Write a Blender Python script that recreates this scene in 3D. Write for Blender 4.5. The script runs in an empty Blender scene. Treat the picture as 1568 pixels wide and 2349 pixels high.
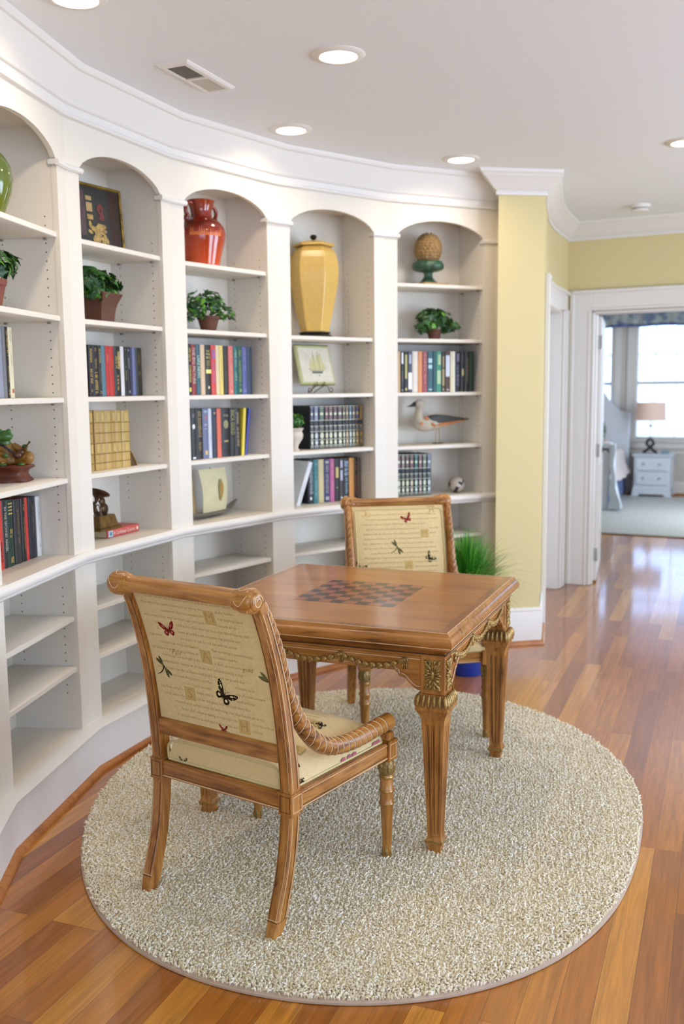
import bpy, math, random
import numpy as np
from mathutils import Vector, Matrix, Euler

random.seed(7)
rng = np.random.default_rng(11)
SC = bpy.context.scene
COL = SC.collection
PI = math.pi
R = math.radians

# ------------------------------------------------------------------ camera
cam_d = bpy.data.cameras.new('camera'); CAM = bpy.data.objects.new('camera', cam_d); COL.objects.link(CAM)
cam_d.sensor_fit = 'VERTICAL'; cam_d.sensor_height = 36.0; cam_d.lens = 2212.67 / 2349 * 36.0
CAM.matrix_world = Matrix.Translation((0, 0, 1.5)) @ Matrix.Rotation(PI / 2 - 0.126294, 4, 'X') @ Matrix.Rotation(-0.010965, 4, 'Z')
cam_d.clip_start = 0.05; cam_d.clip_end = 300
cam_d.dof.use_dof = True; cam_d.dof.focus_distance = 2.75; cam_d.dof.aperture_fstop = 2.9
SC.camera = CAM

# ------------------------------------------------------------------ world, lights, exposure
SC.view_settings.view_transform = 'Standard'; SC.view_settings.look = 'None'
SC.view_settings.gamma = 1.0; SC.view_settings.use_curve_mapping = False
SC.view_settings.exposure = 0.17
SC.cycles.use_denoising = True
SC.cycles.max_bounces = 7; SC.cycles.diffuse_bounces = 4; SC.cycles.glossy_bounces = 4
SC.cycles.transmission_bounces = 6; SC.cycles.transparent_max_bounces = 8
SC.cycles.caustics_reflective = False; SC.cycles.caustics_refractive = False
SC.cycles.sample_clamp_indirect = 6.0
SC.cycles.use_adaptive_sampling = True; SC.cycles.adaptive_threshold = 0.025

WORLD = bpy.data.worlds.new('World'); SC.world = WORLD; WORLD.use_nodes = True
_nt = WORLD.node_tree; _bg = _nt.nodes['Background']
_sky = _nt.nodes.new('ShaderNodeTexSky')
_sky.sky_type = 'PREETHAM' if hasattr(_sky, 'turbidity') else _sky.sky_type
try:
    _sky.sky_type = 'HOSEK_WILKIE'; _sky.turbidity = 4.0; _sky.sun_direction = (0.5, -0.4, 0.75); _sky.ground_albedo = 0.5
except Exception: pass
_mx = _nt.nodes.new('ShaderNodeMix'); _mx.data_type = 'RGBA'; _mx.inputs[0].default_value = 0.9
_mx.inputs[7].default_value = (0.42, 0.60, 1.0, 1)
_nt.links.new(_sky.outputs[0], _mx.inputs[6]); _nt.links.new(_mx.outputs[2], _bg.inputs['Color'])
_bg.inputs['Strength'].default_value = 4.4

def area(name, loc, direction, sx, sy, power, color):
    l = bpy.data.lights.new(name, 'AREA'); l.shape = 'RECTANGLE'; l.size = sx; l.size_y = sy
    l.energy = power; l.color = color
    o = bpy.data.objects.new(name, l); COL.objects.link(o)
    o.location = loc; o.rotation_euler = Vector(direction).to_track_quat('-Z', 'Z').to_euler()
    return o
DAY = (0.74, 0.87, 1.0)
area('window_daylight_right', (4.36, 1.2, 1.45), (-1, 0.18, 0.34), 3.4, 1.7, 150, DAY)
area('window_daylight_right', (4.36, 4.3, 1.45), (-1, 0.0, 0.34), 1.5, 1.7, 56, DAY)
area('window_daylight_back', (1.0, -2.86, 1.5), (-0.15, 1, 0.25), 4.0, 1.8, 36, (0.86, 0.93, 1.0))
area('bedroom_fill_light', (5.35, 9.9, 1.5), (-0.85, 0.1, -0.05), 2.4, 1.6, 125, DAY)  # added fill lamp brightening the bedroom; no window on that side
# daylight entering the bedroom through its own windows (set further down with that room's axes)

ZC = 2.685          # ceiling height
# ------------------------------------------------------------------ colour helpers
def lin(c):
    return tuple(((x / 12.92) if x <= 0.04045 else ((x + 0.055) / 1.055) ** 2.4) for x in c)
def hx(h):
    h = h.lstrip('#'); return lin(tuple(int(h[i:i + 2], 16) / 255 for i in (0, 2, 4)))

_MC = {}
def mat(name, color, rough=0.5, metal=0.0, spec=0.5, coat=0.0, emit=None, es=0.0, noise=None, bump=None, sheen=0.0, alpha=None, trans=0.0, coat_rough=0.1, sss=0.0):
    """noise=(scale, amount) varies the colour; bump=(scale, strength)"""
    if name in _MC: return _MC[name]
    m = bpy.data.materials.new(name); m.use_nodes = True; nt = m.node_tree
    b = nt.nodes['Principled BSDF']
    col = hx(color) if isinstance(color, str) else color
    b.inputs['Base Color'].default_value = (*col, 1); b.inputs['Roughness'].default_value = rough
    b.inputs['Metallic'].default_value = metal; b.inputs['Specular IOR Level'].default_value = spec
    b.inputs['Coat Weight'].default_value = coat; b.inputs['Coat Roughness'].default_value = coat_rough
    b.inputs['Sheen Weight'].default_value = sheen; b.inputs['Transmission Weight'].default_value = trans
    if emit is not None:
        b.inputs['Emission Color'].default_value = (*emit, 1); b.inputs['Emission Strength'].default_value = es
    if noise or bump:
        tc = nt.nodes.new('ShaderNodeTexCoord')
    if noise:
        n = nt.nodes.new('ShaderNodeTexNoise'); n.inputs['Scale'].default_value = noise[0]; n.inputs['Detail'].default_value = 4
        nt.links.new(tc.outputs['Object'], n.inputs['Vector'])
        mr = nt.nodes.new('ShaderNodeMapRange'); mr.inputs[1].default_value = 0.3; mr.inputs[2].default_value = 0.7
        mr.inputs[3].default_value = 1 - noise[1]; mr.inputs[4].default_value = 1 + noise[1]
        nt.links.new(n.outputs['Fac'], mr.inputs[0])
        mul = nt.nodes.new('ShaderNodeVectorMath'); mul.operation = 'SCALE'
        mul.inputs[0].default_value = col; nt.links.new(mr.outputs[0], mul.inputs['Scale'])
        nt.links.new(mul.outputs[0], b.inputs['Base Color'])
    if bump:
        n2 = nt.nodes.new('ShaderNodeTexNoise'); n2.inputs['Scale'].default_value = bump[0]; n2.inputs['Detail'].default_value = 3
        nt.links.new(tc.outputs['Object'], n2.inputs['Vector'])
        bp = nt.nodes.new('ShaderNodeBump'); bp.inputs['Strength'].default_value = bump[1]; bp.inputs['Distance'].default_value = 0.002
        nt.links.new(n2.outputs['Fac'], bp.inputs['Height']); nt.links.new(bp.outputs[0], b.inputs['Normal'])
    _MC[name] = m
    return m

def wood(name, c_dark, c_mid, c_light, axis='Z', rough=0.35, coat=0.15, scale=1.0, blotch=0.5):
    """streaky stained wood; the grain runs along the given object axis"""
    if name in _MC: return _MC[name]
    m = bpy.data.materials.new(name); m.use_nodes = True; nt = m.node_tree; b = nt.nodes['Principled BSDF']
    tc = nt.nodes.new('ShaderNodeTexCoord'); mp = nt.nodes.new('ShaderNodeMapping')
    s = [60 * scale] * 3; s['XYZ'.index(axis)] = 4.5 * scale
    mp.inputs['Scale'].default_value = s
    nt.links.new(tc.outputs['Object'], mp.inputs['Vector'])
    n = nt.nodes.new('ShaderNodeTexNoise'); n.inputs['Scale'].default_value = 1.0; n.inputs['Detail'].default_value = 6; n.inputs['Roughness'].default_value = 0.62; n.inputs['Distortion'].default_value = 0.6
    nt.links.new(mp.outputs[0], n.inputs['Vector'])
    n2 = nt.nodes.new('ShaderNodeTexNoise'); n2.inputs['Scale'].default_value = 6.0; n2.inputs['Detail'].default_value = 3
    nt.links.new(tc.outputs['Object'], n2.inputs['Vector'])
    ad = nt.nodes.new('ShaderNodeMath'); ad.operation = 'MULTIPLY_ADD'; ad.inputs[1].default_value = blotch; 
    nt.links.new(n2.outputs['Fac'], ad.inputs[0]); nt.links.new(n.outputs['Fac'], ad.inputs[2])
    mr = nt.nodes.new('ShaderNodeMapRange'); mr.inputs[1].default_value = 0.30 + 0.5 * blotch - 0.05; mr.inputs[2].default_value = 0.70 + 0.5 * blotch + 0.02
    nt.links.new(ad.outputs[0], mr.inputs[0])
    cr = nt.nodes.new('ShaderNodeValToRGB'); e = cr.color_ramp.elements
    e[0].position = 0.0; e[0].color = (*hx(c_dark), 1); e[1].position = 1.0; e[1].color = (*hx(c_light), 1)
    k = cr.color_ramp.elements.new(0.42); k.color = (*hx(c_mid), 1)
    nt.links.new(mr.outputs[0], cr.inputs[0]); nt.links.new(cr.outputs[0], b.inputs['Base Color'])
    b.inputs['Roughness'].default_value = rough; b.inputs['Coat Weight'].default_value = coat; b.inputs['Coat Roughness'].default_value = 0.12 if coat > .4 else 0.22
    bp = nt.nodes.new('ShaderNodeBump'); bp.inputs['Strength'].default_value = 0.12; bp.inputs['Distance'].default_value = 0.002
    nt.links.new(n.outputs['Fac'], bp.inputs['Height']); nt.links.new(bp.outputs[0], b.inputs['Normal'])
    _MC[name] = m
    return m

# ------------------------------------------------------------------ mesh builder
class MB:
    def __init__(self): self.v = []; self.f = []; self.m = []
    def add(self, vs, fs, mi=0, M=None):
        o = len(self.v)
        if M is not None: vs = [tuple(M @ Vector(p)) for p in vs]
        self.v += [tuple(p) for p in vs]; self.f += [tuple(i + o for i in f) for f in fs]; self.m += [mi] * len(fs)
        return self
    def box(self, x0, x1, y0, y1, z0, z1, mi=0, M=None):
        vs = [(x, y, z) for z in (z0, z1) for y in (y0, y1) for x in (x0, x1)]
        return self.add(vs, [(0, 2, 3, 1), (4, 5, 7, 6), (0, 1, 5, 4), (2, 6, 7, 3), (0, 4, 6, 2), (1, 3, 7, 5)], mi, M)
    def cbox(self, x0, x1, y0, y1, z0, z1, b=0.002, mi=0, M=None):
        """box with chamfered edges"""
        b = min(b, (x1 - x0) * .45, (y1 - y0) * .45, (z1 - z0) * .45)
        secs = []
        for z, i in ((z0, b), (z0 + b, 0), (z1 - b, 0), (z1, b)):
            a0, a1, c0, c1 = x0 + i, x1 - i, y0 + i, y1 - i
            secs.append([(a0 + b, c0, z), (a1 - b, c0, z), (a1, c0 + b, z), (a1, c1 - b, z), (a1 - b, c1, z), (a0 + b, c1, z), (a0, c1 - b, z), (a0, c0 + b, z)])
        return self.loft(secs, mi=mi, M=M)
    def loft(self, secs, closed=True, caps=True, mi=0, M=None, loop=False):
        n = len(secs[0]); vs = [p for s in secs for p in s]; fs = []
        K = len(secs)
        for k in range(K if loop else K - 1):
            a = k * n; b_ = ((k + 1) % K) * n
            for i in range(n if closed else n - 1):
                j = (i + 1) % n; fs.append((a + i, a + j, b_ + j, b_ + i))
        if caps and closed and not loop:
            fs.append(tuple(range(n - 1, -1, -1))); fs.append(tuple((K - 1) * n + i for i in range(n)))
        return self.add(vs, fs, mi, M)
    def lathe(self, prof, seg=24, mi=0, M=None, caps=True, wob=None):
        secs = []
        for r, z in prof:
            secs.append([((r * (1 + (wob(2 * PI * i / seg, z) if wob else 0))) * math.cos(2 * PI * i / seg), (r * (1 + (wob(2 * PI * i / seg, z) if wob else 0))) * math.sin(2 * PI * i / seg), z) for i in range(seg)])
        return self.loft(secs, caps=caps, mi=mi, M=M)
    def tube(self, pts, r, seg=8, mi=0, M=None, caps=True, mod=None, up=(0, 0, 1)):
        pts = [Vector(p) for p in pts]; n = len(pts)
        rs = r if isinstance(r, (list, tuple)) else [r] * n
        T = [(pts[min(i + 1, n - 1)] - pts[max(i - 1, 0)]).normalized() for i in range(n)]
        N = Vector(up).cross(T[0]); 
        if N.length < 1e-4: N = Vector((1, 0, 0)).cross(T[0])
        N.normalize(); secs = []; L = 0
        for i in range(n):
            if i: L += (pts[i] - pts[i - 1]).length
            N = (N - T[i] * N.dot(T[i])).normalized(); B = T[i].cross(N)
            s = []
            for k in range(seg):
                a = 2 * PI * k / seg; rr = rs[i] * (mod(a, L) if mod else 1)
                s.append(tuple(pts[i] + N * math.cos(a) * rr + B * math.sin(a) * rr))
            secs.append(s)
        return self.loft(secs, caps=caps, mi=mi, M=M)
    def ell(self, c, r, seg=12, rings=8, mi=0, M=None, fn=None):
        secs = []
        for j in range(rings + 1):
            t = PI * j / rings; t = max(0.02, min(PI - 0.02, t))
            s = []
            for i in range(seg):
                a = 2 * PI * i / seg
                p = Vector((math.sin(t) * math.cos(a), math.sin(t) * math.sin(a), -math.cos(t)))
                if fn: p = fn(p)
                s.append((c[0] + r[0] * p.x, c[1] + r[1] * p.y, c[2] + r[2] * p.z))
            secs.append(s)
        return self.loft(secs, mi=mi, M=M)
    def prism(self, poly, z0, z1, mi=0, M=None):
        n = len(poly); vs = [(x, y, z0) for x, y in poly] + [(x, y, z1) for x, y in poly]
        fs = [tuple(range(n - 1, -1, -1)), tuple(range(n, 2 * n))] + [(i, (i + 1) % n, n + (i + 1) % n, n + i) for i in range(n)]
        return self.add(vs, fs, mi, M)
    def build(self, name, mats, parent=None, smooth=38, bevel=0):
        me = bpy.data.meshes.new(name); me.from_pydata(self.v, [], self.f); 
        mats = mats if isinstance(mats, (list, tuple)) else [mats]
        for m in mats: me.materials.append(m)
        me.polygons.foreach_set('material_index', self.m)
        if smooth:
            me.polygons.foreach_set('use_smooth', [True] * len(me.polygons)); me.update()
            me.set_sharp_from_angle(angle=R(smooth))
        me.update(); me.validate()
        o = bpy.data.objects.new(name, me); COL.objects.link(o)
        if parent is not None: o.parent = parent
        if bevel:
            b = o.modifiers.new('bevel', 'BEVEL'); b.width = bevel; b.segments = 2; b.limit_method = 'ANGLE'; b.angle_limit = R(40)
        return o

def tag(o, label=None, cat=None, group=None, kind=None):
    if label:
        o['label'] = label
        if len(label.split()) > 16: print('LONG', len(label.split()), label)
    if cat: o['category'] = cat
    if group: o['group'] = group
    if kind: o['kind'] = kind
    return o
def thing(name, label, cat, loc=(0, 0, 0), rz=0.0, group=None):
    o = bpy.data.objects.new(name, None); COL.objects.link(o); o.empty_display_size = 0.05
    o.location = loc; o.rotation_euler = (0, 0, rz)
    return tag(o, label, cat, group)
def struct(o): o['kind'] = 'structure'; return o
def place(o, loc, rz=0.0): o.location = loc; o.rotation_euler = (0, 0, rz); return o

# flat text as 2d triangles -------------------------------------------------
_TC = {}
def text2d(s, shear=0.0):
    key = (s, shear)
    if key in _TC: return _TC[key]
    cu = bpy.data.curves.new('t', 'FONT'); cu.body = s; cu.size = 1.0; cu.shear = shear; cu.resolution_u = 2
    cu.align_x = 'CENTER'; cu.align_y = 'CENTER'
    o = bpy.data.objects.new('t', cu); COL.objects.link(o)
    dg = bpy.context.evaluated_depsgraph_get(); dg.update()
    me = bpy.data.meshes.new_from_object(o.evaluated_get(dg))
    vs = [(v.co.x, v.co.y) for v in me.vertices]; fs = [tuple(p.vertices) for p in me.polygons]
    bpy.data.meshes.remove(me); bpy.data.objects.remove(o); bpy.data.curves.remove(cu)
    w = (max(v[0] for v in vs) - min(v[0] for v in vs)) if vs else 1
    _TC[key] = (vs, fs, w); return _TC[key]
def put2d(mb, vs, fs, fn, mi):
    """2d figure through a mapping fn(x, y) -> 3d point"""
    mb.add([fn(x, y) for x, y in vs], fs, mi)
def put_text(mb, s, cx, cy, size, fn, mi, width=None, rot=0.0, shear=0.0):
    vs, fs, w = text2d(s, shear)
    sx = size if width is None else width / max(w, 1e-3)
    c, sn = math.cos(rot), math.sin(rot)
    put2d(mb, [(cx + c * x * sx - sn * y * size, cy + sn * x * sx + c * y * size) for x, y in vs], fs, fn, mi)

# ------------------------------------------------------------------ common materials
M_WHITE = mat('white_paint', '#e3dccf', 0.42, spec=0.4, bump=(30, 0.03))
M_TRIM = mat('white_trim_paint', '#e4e0da', 0.38, spec=0.45)
M_YELLOW = mat('yellow_wall_paint', '#d9ca98', 0.7, spec=0.2, bump=(140, 0.05))
M_CEIL = mat('ceiling_paint', '#e9edf2', 0.9, spec=0.1, bump=(160, 0.05))
M_GREYW = mat('pale_wall_paint', '#c9c5bd', 0.8, spec=0.2)
M_HOLE = mat('pin_hole_dark', '#6b6353', 0.9)
M_BLACK = mat('black_lacquer', '#15120f', 0.25)
M_BRASS = mat('antique_gold', '#a8884a', 0.38, metal=0.75, noise=(60, 0.35))
WD, WM, WL = '#4f2b0e', '#976024', '#c08a47'
W_Z = wood('stained_wood_upright', WD, WM, WL, 'Z')
W_X = wood('stained_wood_crosswise', WD, WM, WL, 'X')
W_Y = wood('stained_wood_lengthwise', WD, WM, WL, 'Y')
M_WAX = mat('cream_wax_line', '#e3c6a0', 0.5)
M_DKL = mat('dark_stain_line', '#3f220a', 0.5)

def floor_material():
    m = bpy.data.materials.new('oak_strip_floor'); m.use_nodes = True; nt = m.node_tree; b = nt.nodes['Principled BSDF']
    L = nt.links.new; N = nt.nodes.new
    tc = N('ShaderNodeTexCoord'); mp = N('ShaderNodeMapping'); mp.inputs['Rotation'].default_value = (0, 0, -R(68.3))
    L(tc.outputs['Object'], mp.inputs['Vector'])
    br = N('ShaderNodeTexBrick'); br.offset = 0.37; br.offset_frequency = 3; br.squash = 1.0
    br.inputs['Scale'].default_value = 1.0; br.inputs['Brick Width'].default_value = 1.05; br.inputs['Row Height'].default_value = 0.083
    br.inputs['Mortar Size'].default_value = 0.0006; br.inputs['Mortar Smooth'].default_value = 0.2; br.inputs['Bias'].default_value = 0.0
    br.inputs['Color1'].default_value = (0, 0, 0, 1); br.inputs['Color2'].default_value = (1, 1, 1, 1); br.inputs['Mortar'].default_value = (0.5, 0.5, 0.5, 1)
    L(mp.outputs[0], br.inputs['Vector'])
    # per-plank random value feeds the ramp; the grain noise is shifted per plank
    gm = N('ShaderNodeMapping'); gm.inputs['Scale'].default_value = (2.2, 38, 1)
    cmb = N('ShaderNodeCombineXYZ'); sc = N('ShaderNodeMath'); sc.operation = 'MULTIPLY'; sc.inputs[1].default_value = 37.0
    sep = N('ShaderNodeSeparateColor'); L(br.outputs['Color'], sep.inputs[0]); L(sep.outputs[0], sc.inputs[0]); L(sc.outputs[0], cmb.inputs[0]); L(sc.outputs[0], cmb.inputs[2])
    L(mp.outputs[0], gm.inputs['Vector']); av = N('ShaderNodeVectorMath'); av.operation = 'ADD'; L(gm.outputs[0], av.inputs[0]); L(cmb.outputs[0], av.inputs[1])
    n1 = N('ShaderNodeTexNoise'); n1.inputs['Scale'].default_value = 1.0; n1.inputs['Detail'].default_value = 5; n1.inputs['Distortion'].default_value = 1.3
    L(av.outputs[0], n1.inputs['Vector'])
    gm2 = N('ShaderNodeMapping'); gm2.inputs['Scale'].default_value = (9, 230, 1); L(mp.outputs[0], gm2.inputs['Vector'])
    n2 = N('ShaderNodeTexNoise'); n2.inputs['Scale'].default_value = 1.0; n2.inputs['Detail'].default_value = 3; L(gm2.outputs[0], n2.inputs['Vector'])
    cr = N('ShaderNodeValToRGB'); e = cr.color_ramp.elements
    e[0].position = 0; e[0].color = (*hx('#94531a'), 1); e[1].position = 1; e[1].color = (*hx('#d08f36'), 1)
    for p, c in ((0.25, '#a6611c'), (0.5, '#b46e22'), (0.75, '#c27d2a')):
        k = e.new(p); k.color = (*hx(c), 1)
    L(sep.outputs[0], cr.inputs[0])
    gr = N('ShaderNodeMapRange'); gr.inputs[1].default_value = 0.3; gr.inputs[2].default_value = 0.7; gr.inputs[3].default_value = 0.72; gr.inputs[4].default_value = 1.14; L(n1.outputs['Fac'], gr.inputs[0])
    gr2 = N('ShaderNodeMapRange'); gr2.inputs[1].default_value = 0.3; gr2.inputs[2].default_value = 0.7; gr2.inputs[3].default_value = 0.86; gr2.inputs[4].default_value = 1.08; L(n2.outputs['Fac'], gr2.inputs[0])
    mm = N('ShaderNodeMath'); mm.operation = 'MULTIPLY'; L(gr.outputs[0], mm.inputs[0]); L(gr2.outputs[0], mm.inputs[1])
    vs = N('ShaderNodeVectorMath'); vs.operation = 'SCALE'; L(cr.outputs[0], vs.inputs[0]); L(mm.outputs[0], vs.inputs['Scale'])
    mx = N('ShaderNodeMix'); mx.data_type = 'RGBA'; L(br.outputs['Fac'], mx.inputs[0]); L(vs.outputs[0], mx.inputs[6]); mx.inputs[7].default_value = (*hx('#5a3216'), 1)
    L(mx.outputs[2], b.inputs['Base Color'])
    b.inputs['Roughness'].default_value = 0.31; b.inputs['Specular IOR Level'].default_value = 0.5
    b.inputs['Coat Weight'].default_value = 0.75; b.inputs['Coat Roughness'].default_value = 0.08
    # slight cupping of the strips breaks up the reflections
    wv = N('ShaderNodeTexNoise'); wv.inputs['Scale'].default_value = 1.0; gm3 = N('ShaderNodeMapping'); gm3.inputs['Scale'].default_value = (1.6, 11, 1); L(mp.outputs[0], gm3.inputs['Vector']); L(gm3.outputs[0], wv.inputs['Vector'])
    bp = N('ShaderNodeBump'); bp.inputs['Strength'].default_value = 0.10; bp.inputs['Distance'].default_value = 0.002
    L(wv.outputs['Fac'], bp.inputs['Height'])
    bp2 = N('ShaderNodeBump'); bp2.invert = True; bp2.inputs['Strength'].default_value = 0.3; bp2.inputs['Distance'].default_value = 0.001
    L(br.outputs['Fac'], bp2.inputs['Height']); L(bp.outputs[0], bp2.inputs['Normal'])
    L(bp2.outputs[0], b.inputs['Normal']); L(bp.outputs[0], b.inputs['Coat Normal'])
    return m
M_FLOOR = floor_material()

# ------------------------------------------------------------------ the curved bookcase: plan polygon
TURN = 0.2481; CH = 0.7168; PW = 0.154
HD = {k: 1.4269 - TURN * k for k in range(-2, 6)}
D = {k: Vector((math.cos(HD[k]), math.sin(HD[k]))) for k in HD}
NRM = {k: Vector((D[k].y, -D[k].x)) for k in HD}      # towards the room
V = {1: Vector((-1.00966, 3.70410))}
for k in range(1, 5): V[k + 1] = V[k] + D[k] * CH
V[0] = V[1] - D[0] * CH; V[-1] = V[0] - D[-1] * CH; V[-2] = V[-1] - D[-2] * CH
V_END = V[5] + D[5] * 0.030
PLAN = [V[k] for k in range(-1, 6)] + [V_END]

def offset_path(pts, off):
    """mitred offset to the right-hand (room) side"""
    out = []; n = len(pts)
    for i in range(n):
        ds = []
        if i > 0: ds.append((pts[i] - pts[i - 1]).normalized())
        if i < n - 1: ds.append((pts[i + 1] - pts[i]).normalized())
        ns = [Vector((d.y, -d.x)) for d in ds]
        m = ns[0] if len(ns) == 1 else (ns[0] + ns[1]).normalized()
        k = 1.0 / max(0.3, m.dot(ns[0]))
        out.append(pts[i] + m * off * k)
    return out
def sweep(mb, pts, prof, mi=0):
    """prof: closed list of (offset to room, z) swept along a plan path"""
    P = {}
    for o, z in prof:
        if o not in P: P[o] = offset_path(pts, o)
    secs = [[(P[o][i].x, P[o][i].y, z) for o, z in prof] for i in range(len(pts))]
    mb.loft(secs, mi=mi)
    return mb
def at_bay(k, t, depth, z):
    p = V[k] + D[k] * t - NRM[k] * depth
    return Vector((p.x, p.y, z))
# ------------------------------------------------------------------ room shell
C0 = Vector((0.887, 5.525)); C1 = Vector((1.157, 5.572)); CL = Vector((0.99, 6.08))
CA = Vector((1.285, 6.12)); CB = Vector((1.61, 7.10)); R0 = Vector((1.69, 7.30))
_a = R(-27); E1 = Vector((math.cos(_a), math.sin(_a))); E2 = Vector((-E1.y, E1.x))
def rw(s, d=0.0): return R0 + E1 * s + E2 * d          # rear-wall frame, d into the bedroom
def wall_prof(z0, z1, t=0.12): return [(0, z0), (0, z1), (-t, z1), (-t, z0)]

mb = MB(); mb.box(-4.5, 9.5, -3.6, 17.5, -0.08, 0.0); struct(mb.build('floor', M_FLOOR, smooth=0))
mb = MB(); mb.box(-4.5, 9.5, -3.6, 17.5, ZC, ZC + 0.08); struct(mb.build('ceiling', M_CEIL, smooth=0))

# left wall: behind the bookcase and on towards the camera
WLEFT = [Vector((-1.9, -3.0)), V[-2] - NRM[-2] * 0.02, V[-1] + NRM[-2] * 0.0]
mb = MB(); sweep(mb, [Vector((-1.55, -3.0)), V[-2] + Vector((0.0, 0.0)), V[-1]], wall_prof(0, ZC, 0.12))
struct(mb.build('wall_left', M_YELLOW, smooth=0))
mb = MB(); back = offset_path([V[k] for k in range(-1, 6)] + [V[5] + D[5] * 0.03], -0.30)
sweep(mb, back, wall_prof(0, ZC, 0.1)); struct(mb.build('wall_bookcase', M_GREYW, smooth=0))

# projecting wall end between bookcase and hall, then the gently curved side wall with its doorway
mb = MB()
sweep(mb, [CL, C0, C1, Vector((1.20, 5.80)), CA], wall_prof(0, ZC, 0.09))
sweep(mb, [CA, Vector((1.35, 6.42)), Vector((1.45, 6.73)), CB], wall_prof(2.05, ZC, 0.09))
sweep(mb, [CB, R0, R0 + E2 * 0.12], wall_prof(0, ZC, 0.09))
struct(mb.build('wall_corner', M_YELLOW, smooth=20))

# rear wall with the cased opening into the bedroom
S0, S1, ZH = 0.182, 1.10, 2.052
def rbox(mb, s0, s1, d0, d1, z0, z1, mi=0):
    M = Matrix(((E1.x, E2.x, 0, R0.x), (E1.y, E2.y, 0, R0.y), (0, 0, 1, 0), (0, 0, 0, 1)))
    mb.box(s0, s1, d0, d1, z0, z1, mi, M); return mb
def rcbox(mb, s0, s1, d0, d1, z0, z1, b=0.004, mi=0):
    M = Matrix(((E1.x, E2.x, 0, R0.x), (E1.y, E2.y, 0, R0.y), (0, 0, 1, 0), (0, 0, 0, 1)))
    mb.cbox(s0, s1, d0, d1, z0, z1, b, mi, M); return mb
mb = MB()
rbox(mb, 0.0, S0, 0, 0.12, 0, ZC); rbox(mb, S0, S1, 0, 0.12, ZH, ZC); rbox(mb, S1, 3.35, 0, 0.12, 0, ZC)
rbox(mb, -3.3, 0.0, 0.06, 0.14, 0, ZC)
struct(mb.build('wall_rear', M_YELLOW, smooth=0))

# bedroom walls
DB = 6.7
mb = MB()
for s0, s1, z0, z1 in ((-3.3, -1.62, 0, ZC), (-1.62, -0.985, 0, 0.76), (-1.62, -0.985, 2.46, ZC), (-0.985, -0.72, 0, ZC), (-0.72, 0.95, 0, 0.76), (-0.72, 0.95, 2.46, ZC), (0.95, 4.0, 0, ZC)):
    rbox(mb, s0, s1, DB, DB + 0.14, z0, z1)
struct(mb.build('wall_bedroom_window_side', mat('bedroom_wall_paint', '#cfc6be', 0.8), smooth=0))
mb = MB(); rbox(mb, -3.42, -3.3, 0.1, DB + 0.1, 0, ZC); rbox(mb, 4.0, 4.12, 0.1, DB + 0.1, 0, ZC)
rbox(mb, 3.2, 4.12, 0.0, 0.12, 0, ZC)
struct(mb.build('wall_bedroom_sides', mat('bedroom_wall_paint', '#cfc6be', 0.8), smooth=0))

# walls the camera never faces: right and behind, each with its windows
mb = MB()
for y0, y1, z0, z1 in ((-3.0, -0.7, 0, ZC), (-0.7, 3.1, 0, 0.5), (-0.7, 3.1, 2.4, ZC), (3.1, 3.45, 0, ZC), (3.45, 5.15, 0, 0.5), (3.45, 5.15, 2.4, ZC), (5.15, 6.2, 0, ZC)):
    mb.box(4.5, 4.62, y0, y1, z0, z1)
struct(mb.build('wall_right', M_YELLOW, smooth=0))
mb = MB()
for x0, x1, z0, z1 in ((-1.8, -1.1, 0, ZC), (-1.1, 3.1, 0, 0.5), (-1.1, 3.1, 2.45, ZC), (3.1, 4.62, 0, ZC)):
    mb.box(x0, x1, -3.12, -3.0, z0, z1)
struct(mb.build('wall_back', M_YELLOW, smooth=0))

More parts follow.
